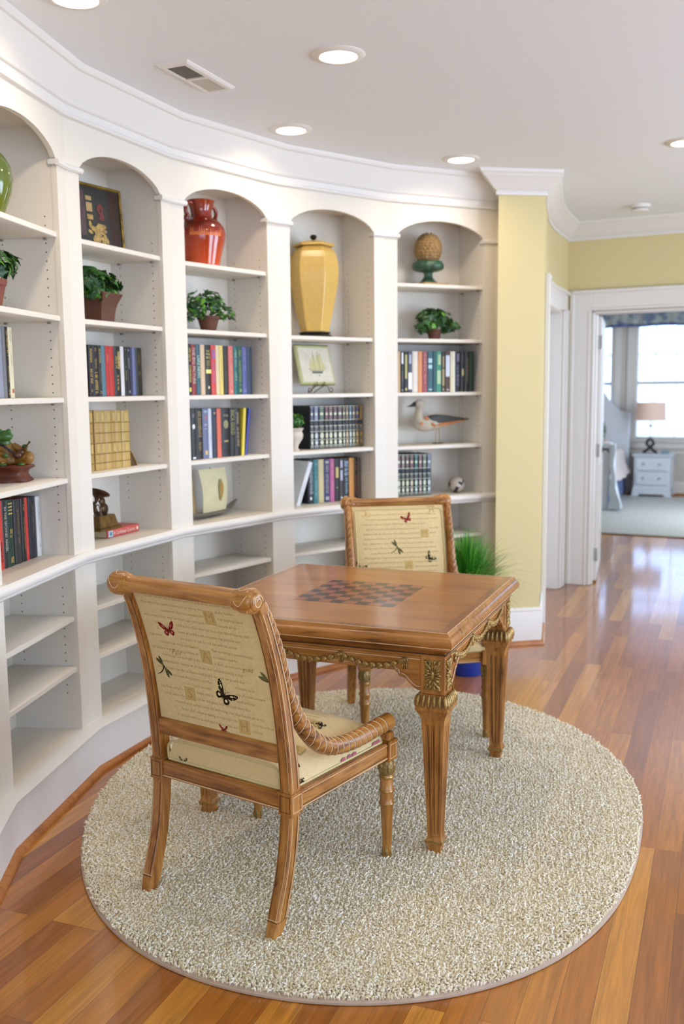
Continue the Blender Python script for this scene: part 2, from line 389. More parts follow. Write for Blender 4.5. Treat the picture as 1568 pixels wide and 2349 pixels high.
# ------------------------------------------------------------------ glass and windows
def glass_material():
    m = bpy.data.materials.new('window_glass'); m.use_nodes = True; nt = m.node_tree; nt.nodes.clear()
    o = nt.nodes.new('ShaderNodeOutputMaterial'); t = nt.nodes.new('ShaderNodeBsdfTransparent'); g = nt.nodes.new('ShaderNodeBsdfGlossy')
    g.inputs['Roughness'].default_value = 0.02; mx = nt.nodes.new('ShaderNodeMixShader'); mx.inputs[0].default_value = 0.05
    nt.links.new(t.outputs[0], mx.inputs[1]); nt.links.new(g.outputs[0], mx.inputs[2]); nt.links.new(mx.outputs[0], o.inputs[0])
    return m
M_GLASS = glass_material()
MROT = lambda: None
def window(name, origin, rz, w, z0, z1, bars_z, bars_x, rail_z, casing=0.09, sill=True):
    """origin = left foot of the opening seen from the room, local x along, local y into the wall"""
    t = bpy.data.objects.new(name, None); COL.objects.link(t); t.location = (origin.x, origin.y, 0); t.rotation_euler = (0, 0, rz); struct(t)
    f = MB()
    f.cbox(0, 0.05, 0.0, 0.13, z0, z1, .004); f.cbox(w - 0.05, w, 0.0, 0.13, z0, z1, .004); f.cbox(0.05, w - 0.05, 0.0, 0.13, z0, z0 + 0.04, .004); f.cbox(0.05, w - 0.05, 0.0, 0.13, z1 - 0.04, z1, .004)
    f.cbox(0.04, w - 0.04, 0.05, 0.09, rail_z - 0.025, rail_z + 0.025, .004)
    f.build('window_frame', M_TRIM, t)
    g = MB(); g.box(0.04, w - 0.04, 0.068, 0.072, z0 + 0.03, z1 - 0.03); g.build('pane', M_GLASS, t, smooth=0)
    b = MB()
    for z in bars_z: b.cbox(0.045, w - 0.045, 0.058, 0.082, z - 0.011, z + 0.011, .003)
    for x in bars_x: b.cbox(x - 0.005, x + 0.005, 0.058, 0.082, z0 + 0.03, z1 - 0.03, .003)
    if bars_z or bars_x: b.build('glazing_bars', M_TRIM, t)
    c = MB()
    c.cbox(-casing, 0, -0.02, 0.0, z0, z1 + casing, .004); c.cbox(w, w + casing, -0.02, 0.0, z0, z1 + casing, .004); c.cbox(0, w, -0.02, 0.0, z1, z1 + casing, .004)
    c.build('window_casing', M_TRIM, t)
    if sill:
        s = MB(); s.cbox(-casing - 0.02, w + casing + 0.02, -0.05, 0.02, z0 - 0.035, z0, .006); s.cbox(-casing, w + casing, -0.018, 0, z0 - 0.12, z0 - 0.035, .004)
        s.build('window_sill', M_TRIM, t)
    return t
window('window_1', rw(-0.72, DB), _a, 1.67, 0.76, 2.46, (1.94,), (0.28, 0.56, 0.835, 1.11, 1.39), 1.545)
window('window_2', rw(-1.62, DB), _a, 0.635, 0.76, 2.46, (1.94,), (0.21, 0.425), 1.54)
for i, (o, rz, w) in enumerate(((Vector((4.5, 3.1)), -PI / 2, 3.8), (Vector((4.5, 5.15)), -PI / 2, 1.7), (Vector((3.1, -3.0)), PI, 4.2))):
    window('window_%d' % (i + 3), o, rz, w, 0.5, 2.4 if i < 2 else 2.45, (), tuple(w * j / 4 for j in (1, 2, 3)), 1.5)
for s0, s1 in ((-0.72, 0.95), (-1.62, -0.985)):
    l = bpy.data.lights.new('bedroom_window_portal', 'AREA'); l.shape = 'RECTANGLE'; l.size = s1 - s0; l.size_y = 1.7; l.cycles.is_portal = True
    o = bpy.data.objects.new('bedroom_window_portal', l); COL.objects.link(o); p = rw((s0 + s1) / 2, DB + 0.16); o.location = (p.x, p.y, 1.61)
    o.rotation_euler = Vector((-E2.x, -E2.y, 0)).to_track_quat('-Z', 'Z').to_euler()

# land outside the bedroom windows
mb = MB(); mb.box(-60, 80, 17.6, 140, -3.2, -3.0)
tag(mb.build('lawn', mat('winter_grass', '#dcd8c6', 0.9, noise=(0.8, 0.1)), smooth=0), 'pale winter lawn far outside the bedroom windows', 'lawn', kind='stuff')

# ------------------------------------------------------------------ doors, casings, baseboards, crown
def wbox(mb, p, q, t0, t1, o0, o1, z0, z1, b=0.004, mi=0):
    """chamfered box along the wall segment p->q; t along (m), o towards the room"""
    d = (q - p).normalized(); n = Vector((d.y, -d.x))
    M = Matrix(((d.x, n.x, 0, p.x), (d.y, n.y, 0, p.y), (0, 0, 1, 0), (0, 0, 0, 1)))
    # keep right-handed: swap handled by solid boxes
    mb.cbox(t0, t1, o0, o1, z0, z1, b, mi, M); return mb
def curved_between(a, b):
    return [a, Vector((1.35, 6.42)), Vector((1.45, 6.73)), b]
# side doorway casing (trim_1)
mb = MB()
pL = Vector((1.20, 5.80))
dL = (CA - pL).normalized(); LL = (CA - pL).length
wbox(mb, pL, CA, LL - 0.13, LL, 0, 0.02, 0, 2.19); wbox(mb, pL, CA, LL - 0.135, LL - 0.11, 0, 0.03, 0, 2.19)
LR = (R0 - CB).length
wbox(mb, CB, R0, 0.0, 0.12, 0, 0.02, 0, 2.05); wbox(mb, CB, R0, 0.1, 0.125, 0, 0.03, 0, 2.06)
sweep(mb, curved_between(CA, CB), [(0, 2.05), (0.02, 2.05), (0.02, 2.165), (0.034, 2.175), (0.034, 2.19), (0, 2.19)])
wbox(mb, CB, R0, 0.0, 0.125, 0, 0.02, 2.05, 2.165); wbox(mb, CB, R0, 0.0, 0.13, 0, 0.034, 2.165, 2.19)
# jamb lining
nL = Vector((dL.y, -dL.x)); dCh = (CB - CA).normalized(); nCh = Vector((dCh.y, -dCh.x)); LC = (CB - CA).length
wbox(mb, CA, CB, 0.0, 0.025, -0.13, 0.0, 0, 2.05); wbox(mb, CA, CB, LC - 0.025, LC, -0.13, 0.0, 0, 2.05); wbox(mb, CA, CB, 0, LC, -0.13, 0.0, 2.03, 2.06)
struct(mb.build('trim_side_doorway', M_TRIM))
d2 = bpy.data.objects.new('door_1', None); COL.objects.link(d2); struct(d2)
mb = MB(); wbox(mb, CA, CB, 0.027, LC - 0.027, -0.12, -0.08, 0.01, 2.028)
for z0, z1 in ((0.2, 0.95), (1.08, 1.9)):
    wbox(mb, CA, CB, 0.14, LC - 0.14, -0.082, -0.074, z0, z1, .006)
mb.build('door_leaf', M_TRIM, d2)
mb = MB(); h = CA + dCh * 0.09 + nCh * (-0.05); mb.ell((h.x, h.y, 0.95), (0.026, 0.026, 0.026)); mb.build('door_handle', mat('aged_bronze', '#4d4338', 0.35, metal=0.8), d2)

# cased opening in the rear wall
mb = MB(); CW = 0.152
for s0, s1 in ((S0 - CW, S0), (S1, S1 + CW)):
    a, b = (s0, s1)
    rcbox(mb, a, b, -0.018, 0, 0, ZH + (CW if a < 0.5 else CW))
    rcbox(mb, a - 0.004 if a < 0.5 else b - 0.026, a + 0.026 if a < 0.5 else b + 0.004, -0.034, 0, 0, ZH + CW)
    rcbox(mb, b - 0.022 if a < 0.5 else a, b if a < 0.5 else a + 0.022, -0.024, 0, 0, ZH)
rcbox(mb, S0, S1, -0.018, 0, ZH, ZH + CW); rcbox(mb, S0 - CW, S1 + CW, -0.034, 0, ZH + CW - 0.026, ZH + CW); rcbox(mb, S0, S1, -0.024, 0, ZH, ZH + 0.022)
rcbox(mb, S0 - 0.001, S0 + 0.022, 0, 0.125, 0, ZH); rcbox(mb, S1 - 0.022, S1 + 0.001, 0, 0.125, 0, ZH); rcbox(mb, S0, S1, 0, 0.125, ZH - 0.022, ZH + 0.001)
rcbox(mb, S0 + 0.02, S0 + 0.032, 0.04, 0.075, 0, ZH - 0.02)
struct(mb.build('trim_bedroom_doorway', M_TRIM))
# bedroom door, swung wide open on its left hinges: its hinge edge faces the hall
d3 = bpy.data.objects.new('door_2', None); COL.objects.link(d3); struct(d3)
hp = rw(S0 + 0.045, 0.135); ang = math.atan2(0.40, 1.0)
d3.location = (hp.x, hp.y, 0); d3.rotation_euler = (0, 0, math.atan2(hp.y, hp.x) - 0.035)
mb = MB(); mb.cbox(0, 0.86, 0.0, 0.042, 0.015, ZH - 0.03, .003)
for z0, z1 in ((0.2, 0.9), (1.05, 1.9)): mb.cbox(0.12, 0.74, -0.006, 0.048, z0, z1, .006)
mb.build('door_leaf', M_TRIM, d3)
for z in (0.22, 1.02, 1.83):
    mb = MB(); mb.cbox(-0.006, 0.0, 0.004, 0.036, z - 0.05, z + 0.05, .001); mb.tube([(-0.008, -0.004, z - 0.05), (-0.008, -0.004, z + 0.05)], 0.007, 8)
    mb.build('hinge', mat('satin_nickel', '#b9b6b0', 0.4, metal=0.6), d3)
mb = MB(); mb.tube([(0.79, -0.0, 0.98), (0.79, -0.05, 0.98), (0.72, -0.055, 0.975), (0.68, -0.052, 0.97)], 0.009, 8); mb.lathe([(0.026, 0), (0.026, 0.008)], 16, M=Matrix.Translation((0.79, 0.0, 0.98)) @ Matrix.Rotation(PI / 2, 4, 'X'))
mb.build('door_handle', mat('aged_bronze', '#4d4338', 0.35, metal=0.8), d3)

# baseboards (white with a stained shoe moulding)
M_SHOE = wood('stained_shoe_moulding', '#8a4f22', '#a5642c', '#b97a3c', 'X', rough=0.4)
BB = [(0, 0.0), (0.015, 0.0), (0.015, 0.185), (0.011, 0.195), (0.014, 0.2), (0.006, 0.215), (0, 0.216)]
SH = [(0.0, 0.0), (0.034, 0.0), (0.032, 0.010), (0.026, 0.018), (0.015, 0.021), (0, 0.021)]
pend = pL + dL * (LL - 0.135)
def base(name, pts):
    o = MB(); sweep(o, pts, BB); sweep(o, pts, SH, 1); struct(o.build(name, [M_TRIM, M_SHOE]))
base('baseboard_corner', [CL, C0, C1, pend])
base('baseboard_rear', [rw(S1 + CW), rw(3.0)])
mb = MB(); sweep(mb, [rw(4.0, DB), rw(-3.3, DB)][::-1], [(0, 0.02), (0.015, 0.02), (0.015, 0.17), (0, 0.18)]); sweep(mb, [rw(-3.3, DB), rw(4.0, DB)], [(0, 0), (0.03, 0), (0.03, 0.02), (0, 0.022)], 1)
struct(mb.build('baseboard_bedroom', [M_TRIM, M_SHOE]))
# chair rail under the bedroom window
mb = MB(); rcbox(mb, -0.985, 4.0, DB - 0.022, DB, 0.56, 0.60); struct(mb.build('trim_bedroom_chair_rail', M_TRIM))

# crown moulding round the wall end, the curved wall and the rear wall
CR = [(0, 2.561), (0.012, 2.561), (0.014, 2.566), (0.014, 2.576), (0.008, 2.579), (0.010, 2.584), (0.022, 2.592), (0.040, 2.612), (0.062, 2.640), (0.076, 2.650), (0.080, 2.655), (0.080, 2.660), (0.088, 2.664), (0.095, 2.670), (0.097, 2.6851), (0, 2.6851)]
mb = MB(); crv = [CL, C0, C1, Vector((1.20, 5.80)), Vector((1.265, 6.07)), Vector((1.35, 6.42)), Vector((1.45, 6.73)), Vector((1.56, 7.0)), R0, rw(3.0)]
sweep(mb, crv, CR); struct(mb.build('trim_crown_moulding', M_TRIM, smooth=30))

# ------------------------------------------------------------------ built-in bookcase
HALF = PW / 2; OPEN = CH - PW
ZCAP0, ZCAP1 = 2.318, 2.341
ZTOP = 2.508; ZNOSE = 0.885; ZBASE = 0.195; DEPTH = 0.275
UP = {1: (2.084, 1.782, 1.482, 1.180), 2: (2.082, 1.781, 1.481, 1.180), 3: (1.778, 1.479, 1.182), 4: (2.082, 1.779, 1.479, 1.177), 0: (2.084, 1.782, 1.482, 1.180), -1: (2.084, 1.782, 1.482, 1.180)}
LOWS = (0.648, 0.449)
BAYNAME = {-1: 'beside the left frame edge, mostly out of view', 0: 'at the far left holding the frog figurine', 1: 'holding the framed dark picture', 2: 'holding the red amphora', 3: 'holding the tall yellow urn', 4: 'beside the yellow wall end, holding the wooden shorebird'}
def arch_poly(w, zs, rise, n=20):
    """board outline with the arch cut out of its bottom edge, as quads"""
    pts = []
    for i in range(n + 1):
        x = w * i / n; u = 2 * x / w - 1
        z = zs + rise * (max(0.0, 1 - abs(u) ** 2.15)) ** 0.72
        pts.append((x, z))
    return pts
for k in range(-1, 5):
    t = thing('built_in_bookcase', 'white painted built-in bookcase bay ' + BAYNAME[k], 'bookcase', (V[k].x, V[k].y, 0), HD[k], 'arched bays of the curved bookcase')
    x0, x1 = HALF, CH - HALF
    b = MB(); pts = arch_poly(OPEN, ZCAP1 - 0.004, 0.088)
    vs = []; n = len(pts)
    for y in (0.0, 0.02):
        for x, z in pts: vs.append((x0 + x, y, z))
        for x, z in pts: vs.append((x0 + x, y, ZTOP))
    fs = []
    for i in range(n - 1):
        fs += [(i, i + 1, n + i + 1, n + i), (2 * n + i + 1, 2 * n + i, 3 * n + i, 3 * n + i + 1), (i + 1, i, 2 * n + i, 2 * n + i + 1), (n + i, n + i + 1, 3 * n + i + 1, 3 * n + i)]
    b.add(vs, fs); b.build('arched_fascia', M_WHITE, t, smooth=30)
    for side in (0, 1):
        p = MB()
        a, c = (x0 - 0.018, x0 - 0.002) if side == 0 else (x1 + 0.002, x1 + 0.018)
        p.box(a, c, 0.019, DEPTH, ZBASE - 0.02, ZTOP)
        fx = c + 0.0004 if side == 0 else a - 0.0004
        for dy in (0.055, 0.225):
            for zz in [1.02 + 0.032 * j for j in range(0, 36)] + [0.34 + 0.032 * j for j in range(0, 14)]:
                r = 0.0032
                pv = [(fx, dy + r * math.cos(2 * PI * q / 6), zz + r * math.sin(2 * PI * q / 6)) for q in range(6)]
                p.add(pv, [tuple(range(6))], 1)
        p.build('side_panel', [M_WHITE, M_HOLE], t, smooth=0)
    p = MB(); p.box(x0 - 0.018, x1 + 0.018, DEPTH, DEPTH + 0.012, ZBASE - 0.02, ZTOP); p.build('back_panel', M_WHITE, t, smooth=0)
    p = MB(); p.box(x0 - 0.002, x1 + 0.002, 0.02, DEPTH, 2.462, 2.482); p.build('top_panel', M_WHITE, t, smooth=0)
    p = MB(); p.box(x0 - 0.002, x1 + 0.002, 0.0, DEPTH, ZBASE - 0.02, ZBASE); p.build('bottom_panel', M_WHITE, t, smooth=0)
    for z in UP[k] + LOWS:
        p = MB(); p.cbox(x0, x1, 0.012, DEPTH - 0.001, z - 0.021, z, .0025)
        for xx in (x0 + 0.006, x1 - 0.006):
            for dy in (0.055, 0.225): p.box(xx - 0.005, xx + 0.005, dy - 0.005, dy + 0.005, z - 0.029, z - 0.0205, 1)
        p.build('shelf', [M_WHITE, mat('shelf_pin', '#8d8578', 0.5)], t)
# pilasters between the bays, bent down their middles like the plan
for k in range(0, 6):
    dn = D[k] if k < 5 else D[5]
    a = V[k] - D[k - 1] * HALF; c = V[k] + dn * (HALF if k < 5 else 0.030)
    where = {0: 'at the left edge of the photo', 1: 'between the frog bay and the framed picture bay', 2: 'between the framed picture bay and the red amphora bay', 3: 'between the red amphora bay and the yellow urn bay', 4: 'between the yellow urn bay and the shorebird bay', 5: 'against the yellow wall end'}[k]
    t = thing('pilaster', 'white painted bookcase pilaster ' + where, 'pilaster', (0, 0, 0), 0, 'pilasters of the curved bookcase')
    t.location = (V[k].x, V[k].y, 0)
    o = V[k]
    loc = [a - o, V[k] - o, c - o]
    p = MB(); sweep(p, loc, [(0, ZBASE), (0, ZTOP), (-0.02, ZTOP), (-0.02, ZBASE)]); p.build('shaft', M_WHITE, t, smooth=0)
    # small half-round cap that returns into the openings
    prof = [(-0.001, ZCAP0), (0.008, ZCAP0), (0.015, ZCAP0 + 0.006), (0.016, ZCAP0 + 0.014), (0.012, ZCAP1 - 0.003), (0.006, ZCAP1), (-0.001, ZCAP1)]
    la = a - o - D[k - 1] * 0.012; lc = c - o + dn * (0.012 if k < 5 else 0)
    p = MB(); sweep(p, [la, V[k] - o, lc], prof)
    for (e, d_, sgn) in ((a - o, D[k - 1], -1), (c - o, dn, 1)):
        if k == 5 and sgn == 1: continue
        nn = Vector((d_.y, -d_.x)); M = Matrix(((d_.x * sgn, nn.x, 0, e.x), (d_.y * sgn, nn.y, 0, e.y), (0, 0, 1, 0), (0, 0, 0, 1)))
        p.cbox(0.0, 0.012, -0.032, 0.0, ZCAP0, ZCAP1, .004, M=M)
    p.build('cap_moulding', M_TRIM, t, smooth=40)
# counter: deck and nosing running past every bay
t = thing('bookcase_counter', 'long white counter ledge with rounded nosing curving along the bookcase', 'counter', (0, 0, 0))
p = MB(); sweep(p, PLAN, [(-0.0, ZNOSE - 0.03), (-0.0, ZNOSE), (-DEPTH, ZNOSE), (-DEPTH, ZNOSE - 0.03)]); p.build('deck', M_WHITE, t, smooth=0)
p = MB(); sweep(p, PLAN, [(0, ZNOSE), (0.018, ZNOSE), (0.022, ZNOSE - 0.004), (0.027, ZNOSE - 0.007), (0.032, ZNOSE - 0.013), (0.033, ZNOSE - 0.022), (0.029, ZNOSE - 0.030), (0.018, ZNOSE - 0.034), (0.013, ZNOSE - 0.040), (0.013, ZNOSE - 0.046), (0.007, ZNOSE - 0.052), (0, ZNOSE - 0.053)])
p.build('nosing', M_TRIM, t, smooth=40)
# base, toe board and shoe
mb = MB(); sweep(mb, PLAN, [(-0.02, ZBASE + 0.001), (0.012, ZBASE + 0.001), (0.020, ZBASE - 0.004), (0.040, ZBASE - 0.010), (0.046, ZBASE - 0.017), (0.044, ZBASE - 0.026), (0.037, ZBASE - 0.030), (0.036, ZBASE - 0.036), (0.034, 0), (-0.02, 0)])
sweep(mb, PLAN, [(0.034, 0), (0.058, 0), (0.056, 0.012), (0.048, 0.019), (0.034, 0.021)], 1)
struct(mb.build('baseboard_left', [M_TRIM, M_SHOE], smooth=40))
# frieze and cornice above the arches
mb = MB(); sweep(mb, PLAN, [(-0.02, 2.506), (0.004, 2.506), (0.015, 2.510), (0.018, 2.517), (0.014, 2.524), (0.009, 2.527), (0.011, 2.550), (0.020, 2.554), (0.024, 2.560), (0.022, 2.565), (0.072, 2.660), (0.082, 2.663), (0.086, 2.668), (0.092, 2.6851), (-0.02, 2.6851)])
struct(mb.build('trim_bookcase_frieze', M_TRIM, smooth=25))

# ------------------------------------------------------------------ ceiling fittings
M_LENS = mat('lit_lamp_lens', '#fff3df', 0.5, emit=(1.0, 0.90, 0.74), es=9.0)
WARM = (1.0, 0.80, 0.58)
DLS = [((0.005, 3.618), 'recessed ceiling light above the game table, nearest the middle of the ceiling', 11), ((-0.214, 4.601), 'recessed ceiling light in front of the yellow urn bay', 8),
       ((0.640, 5.212), 'recessed ceiling light in front of the pine cone finial bay', 8), ((1.700, 4.908), 'recessed ceiling light cut by the right edge of the photo', 5), ((-0.787, 3.085), 'recessed ceiling light cut by the top left edge of the photo', 11)]
for (x, y), lab, pw in DLS:
    t = thing('recessed_light', lab, 'ceiling light', (x, y, ZC), 0, 'recessed ceiling lights')
    p = MB(); p.lathe([(0.066, 0.0), (0.066, -0.006), (0.070, -0.010), (0.090, -0.007), (0.097, -0.001), (0.097, 0.002)], 40, caps=False); p.build('trim_ring', M_TRIM, t)
    p = MB(); p.lathe([(0.0005, -0.0045), (0.0665, -0.0035), (0.0665, -0.0005), (0.0005, -0.0005)], 40, caps=False); p.build('lens', M_LENS, t, smooth=0)
    l = bpy.data.lights.new('recessed_light_lamp', 'AREA'); l.shape = 'DISK'; l.size = 0.12; l.energy = pw * 0.34; l.color = WARM; l.spread = R(150)
    o = bpy.data.objects.new('recessed_light_lamp', l); COL.objects.link(o); o.location = (x, y, ZC - 0.0065)
t = thing('ceiling_vent', 'white louvred air register in the ceiling', 'vent', (-0.532, 3.838, ZC), math.atan2(3.967 - 3.655, -0.404 + 0.535))
# local x along the long side
p = MB()
LXV, LYV = 0.178, 0.068
prof = [(0.0, 0.0), (0.0, -0.003), (0.012, -0.010), (0.026, -0.012)]
def rect_ring(mb, hx_, hy_, prof, mi=0):
    secs = [[(sx * (hx_ - o), sy * (hy_ - o), z) for sx, sy in ((-1, -1), (1, -1), (1, 1), (-1, 1))] for o, z in prof]
    mb.loft(secs, caps=False, mi=mi)
rect_ring(p, LXV, LYV, [(0, 0), (0.001, -0.003), (0.010, -0.010), (0.026, -0.012), (0.028, -0.004)])
p.box(-0.008, 0.008, -LYV + 0.026, LYV - 0.026, -0.012, -0.004)
p.build('vent_frame', M_TRIM, t, smooth=20)
for s, nm in ((-1, 'a'), (1, 'b')):
    p = MB(); a0, a1 = (-LXV + 0.027, -0.008) if s < 0 else (0.008, LXV - 0.027)
    n = 13
    for j in range(n):
        xx = a0 + (a1 - a0) * (j + 0.5) / n
        M = Matrix.Translation((xx, 0, -0.007)) @ Matrix.Rotation(s * R(38), 4, 'Y')
        p.box(-0.006, 0.006, -LYV + 0.027, LYV - 0.027, -0.0005, 0.0005, M=M)
    p.build('louvre_bank', mat('vent_slat_shaded', '#b9b4a6', 0.5) if s < 0 else mat('vent_slat_lit', '#d2cdc0', 0.5), t, smooth=0)  # same white slats, shaded and lit tones put into each bank's colour
p = MB(); p.box(-LXV + 0.02, LXV - 0.02, -LYV + 0.02, LYV - 0.02, -0.0025, -0.001); p.build('duct_shadow_plate', mat('duct_shade', '#8b8678', 0.8), t, smooth=0)  # flat plate coloured as the shade behind the louvres
t = thing('smoke_detector', 'round white smoke detector on the hall ceiling', 'smoke detector', (1.985, 6.56, ZC))
p = MB(); p.lathe([(0.0005, -0.045), (0.05, -0.044), (0.056, -0.038), (0.055, -0.03)], 28, caps=False); p.build('cover', M_TRIM, t)
p = MB(); p.lathe([(0.048, -0.032), (0.048, -0.02)], 28, caps=False); p.build('sensor_grille', mat('detector_grille', '#b9b6b2', 0.6), t)
p = MB(); p.lathe([(0.055, -0.022), (0.066, -0.018), (0.068, -0.002), (0.068, 0.001)], 28); p.build('mounting_base', M_TRIM, t)
# ------------------------------------------------------------------ rug
def rug():
    c = Vector((0.0852, 3.4432)); ax = Vector((0.18202, 0.98330)); ay = Vector((0.98330, -0.18202)); A, B = 1.262, 1.009
    t = thing('shag_rug', 'large oval cream shag rug under the game table and chairs', 'rug', (c.x, c.y, 0), math.atan2(ax.y, ax.x))
    FT = [(-180, .998), (-168, 1.005), (-150, 1.018), (-136, 1.015), (-119, .985), (-107, .964), (-97, .968), (-87, .990), (-73, 1.010), (-54, 1.018), (-34, 1.018), (-16, 1.014), (-3, .998), (13, .980), (40, 1.0), (60, 1.014), (74, 1.018), (95, .996), (109, .985), (121, .980), (141, .995), (157, .999), (169, .995), (180, .998)]
    fa = np.array([q[0] for q in FT]) * PI / 180; fv = np.array([q[1] for q in FT]) * .994
    def fr(a_):
        a_ = (np.asarray(a_) + PI) % (2 * PI) - PI; w_ = np.array([-.16, -.08, 0, .08, .16]); return sum(np.interp((a_ + d_ + PI) % (2 * PI) - PI, fa, fv) for d_ in w_) / 5
    p = MB(); n = 160
    secs = []
    for s, z in ((0.990, 0.0005), (1.0, 0.002), (1.0, 0.008), (0.995, 0.011), (0.96, 0.012)):
        secs.append([(A * s * float(fr(2 * PI * i / n)) * math.cos(2 * PI * i / n), B * s * float(fr(2 * PI * i / n)) * math.sin(2 * PI * i / n), z) for i in range(n)])
    p.loft(secs, caps=True); p.build('bound_edge', mat('rug_binding', '#b9a493', 0.9, bump=(300, 0.3)), t)
    # pile: tens of thousands of short bent yarn ends in one mesh
    N = 118000
    r = np.sqrt(rng.random(N)) * 0.984; a = rng.random(N) * 2 * PI
    # the yarn ends are gathered into small curls
    # push the samples a little apart with a jittered lattice instead of pure noise
    cell = math.sqrt(PI * A * B / N)
    gx = np.arange(-A * 1.03, A * 1.03, cell); gy = np.arange(-B * 1.03, B * 1.03, cell); X, Y = np.meshgrid(gx, gy); X = X.ravel(); Y = Y.ravel()
    X = X + (rng.random(X.size) - .5) * cell * 1.1; Y = Y + (rng.random(Y.size) - .5) * cell * 1.1
    k = np.hypot(X / A, Y / B) < .994 * fr(np.arctan2(Y / B, X / A)); X = X[k]; Y = Y[k]; N = X.size
    cc = 0.0145; ix = np.floor(X / cc + 0.35 * np.sin(Y * 190)).astype(int); iy = np.floor(Y / cc + 0.35 * np.sin(X * 170)).astype(int)
    hsh = ((ix * 73856093) ^ (iy * 19349663)) & 0xffff; h1_ = (hsh % 997) / 997.0; h2_ = ((hsh * 7 + 13) % 991) / 991.0; h3_ = ((hsh * 31 + 5) % 983) / 983.0
    cxx = (ix + .5 + (h1_ - .5) * .5) * cc; cyy = (iy + .5 + (h2_ - .5) * .5) * cc; dist = np.hypot(X - cxx, Y - cyy) / cc
    ang = np.arctan2(cyy - Y, cxx - X) + (rng.random(N) - .5) * 3.6; L = (0.0075 + rng.random(N) * 0.0050) * (1.28 - 0.55 * np.clip(dist, 0, 1)); lean = 0.25 + rng.random(N) * 0.65
    rad = 0.0023 + rng.random(N) * 0.0012
    dx = np.cos(ang); dy = np.sin(ang)
    base = np.stack([X, Y, np.full(N, 0.010)], 1)
    mid = base + np.stack([dx * L * lean * .35, dy * L * lean * .35, L * .62], 1)
    top = mid + np.stack([dx * L * lean * .75, dy * L * lean * .75, L * (.30 - 0.25 * (lean - .35))], 1)
    side = np.stack([-dy, dx, np.zeros(N)], 1); fw = np.stack([dx, dy, np.zeros(N)], 1)
    rings = []
    for ctr, rr, tilt in ((base, 0.9, 0.0), (mid, 1.15, 0.6), (top, 0.75, 1.1)):
        nrm = fw * math.cos(tilt) + np.array([0, 0, -1.0]) * math.sin(tilt)
        for q in range(4):
            th = q * PI / 2
            rings.append(ctr + (side * math.cos(th) + nrm * math.sin(th)) * (rad * rr)[:, None])
    Vt = np.stack(rings, 1).reshape(-1, 3)              # N x 12
    quads = []
    for s in range(2):
        for q in range(4):
            quads.append([s * 4 + q, s * 4 + (q + 1) % 4, s * 4 + 4 + (q + 1) % 4, s * 4 + 4 + q])
    quads.append([8, 9, 10, 11]); Q = np.array(quads); F = (Q[None] + (np.arange(N) * 12)[:, None, None]).reshape(-1, 4)
    me = bpy.data.meshes.new('pile'); me.vertices.add(len(Vt)); me.vertices.foreach_set('co', Vt.ravel().astype(np.float32))
    me.loops.add(F.size); me.loops.foreach_set('vertex_index', F.ravel().astype(np.int32))
    me.polygons.add(len(F)); me.polygons.foreach_set('loop_start', (np.arange(len(F)) * 4).astype(np.int32)); 
    me.update(calc_edges=True)
    me.polygons.foreach_set('use_smooth', [True] * len(F))
    col = me.attributes.new('tuft', 'FLOAT', 'POINT'); tv = np.repeat(np.clip(rng.random(N) * .6 + h3_ * .4 + .12 * (0.45 - dist), 0, 1), 12).astype(np.float32); col.data.foreach_set('value', tv)
    m = bpy.data.materials.new('cream_shag_yarn'); m.use_nodes = True; nt = m.node_tree; b = nt.nodes['Principled BSDF']
    at = nt.nodes.new('ShaderNodeAttribute'); at.attribute_name = 'tuft'; cr = nt.nodes.new('ShaderNodeValToRGB'); e = cr.color_ramp.elements
    e[0].position = 0; e[0].color = (*hx('#c9b78c'), 1); e[1].position = 1; e[1].color = (*hx('#f6f3ec'), 1)
    for p_, c_ in ((0.12, '#d9cba6'), (0.4, '#e8dcbf'), (0.7, '#f1e9d5')): q_ = e.new(p_); q_.color = (*hx(c_), 1)
    nt.links.new(at.outputs['Fac'], cr.inputs[0]); nt.links.new(cr.outputs[0], b.inputs['Base Color']); b.inputs['Roughness'].default_value = 0.85; b.inputs['Specular IOR Level'].default_value = 0.15
    me.materials.append(m)
    o = bpy.data.objects.new('pile', me); COL.objects.link(o); o.parent = t; o['kind'] = 'stuff'
    p = MB(); p.loft([[(A * .95 * math.cos(2 * PI * i / 96), B * .95 * math.sin(2 * PI * i / 96), z) for i in range(96)] for z in (0.0142, 0.0150)]); p.build('backing', mat('rug_backing', '#cfc3a9', 0.95), t)
rug()
ZR = 0.017      # furniture feet sink to this height in the pile

# ------------------------------------------------------------------ upholstery fabric with its printed script and insects
M_FAB = mat('cream_print_fabric', '#d8c291', 0.88, spec=0.15, sheen=0.15, bump=(420, 0.25), noise=(90, 0.05))
M_INK = mat('tan_script_ink', '#b49a64', 0.9, spec=0.1)
M_INKL = mat('light_tan_panel_ink', '#c6ab70', 0.9, spec=0.1)
M_RED = mat('crimson_butterfly_ink', '#7c261f', 0.9, spec=0.1); M_REDL = mat('rose_butterfly_ink', '#b8685c', 0.9, spec=0.1)
M_OLV = mat('olive_dragonfly_ink', '#66633f', 0.9, spec=0.1); M_DBR = mat('dark_brown_butterfly_ink', '#2e2416', 0.9, spec=0.1)
M_CRM = mat('pale_cream_ink', '#d8cf9f', 0.9, spec=0.1); M_PNK = mat('dusty_pink_flower_ink', '#a95f6c', 0.9, spec=0.1)
M_PIPE = mat('cream_piping', '#cfbf8c', 0.85, spec=0.15, sheen=0.1)
FAB = [M_FAB, M_INK, M_INKL, M_RED, M_REDL, M_OLV, M_DBR, M_CRM, M_PNK]
def poly_fan(pts): return [tuple(range(len(pts)))]
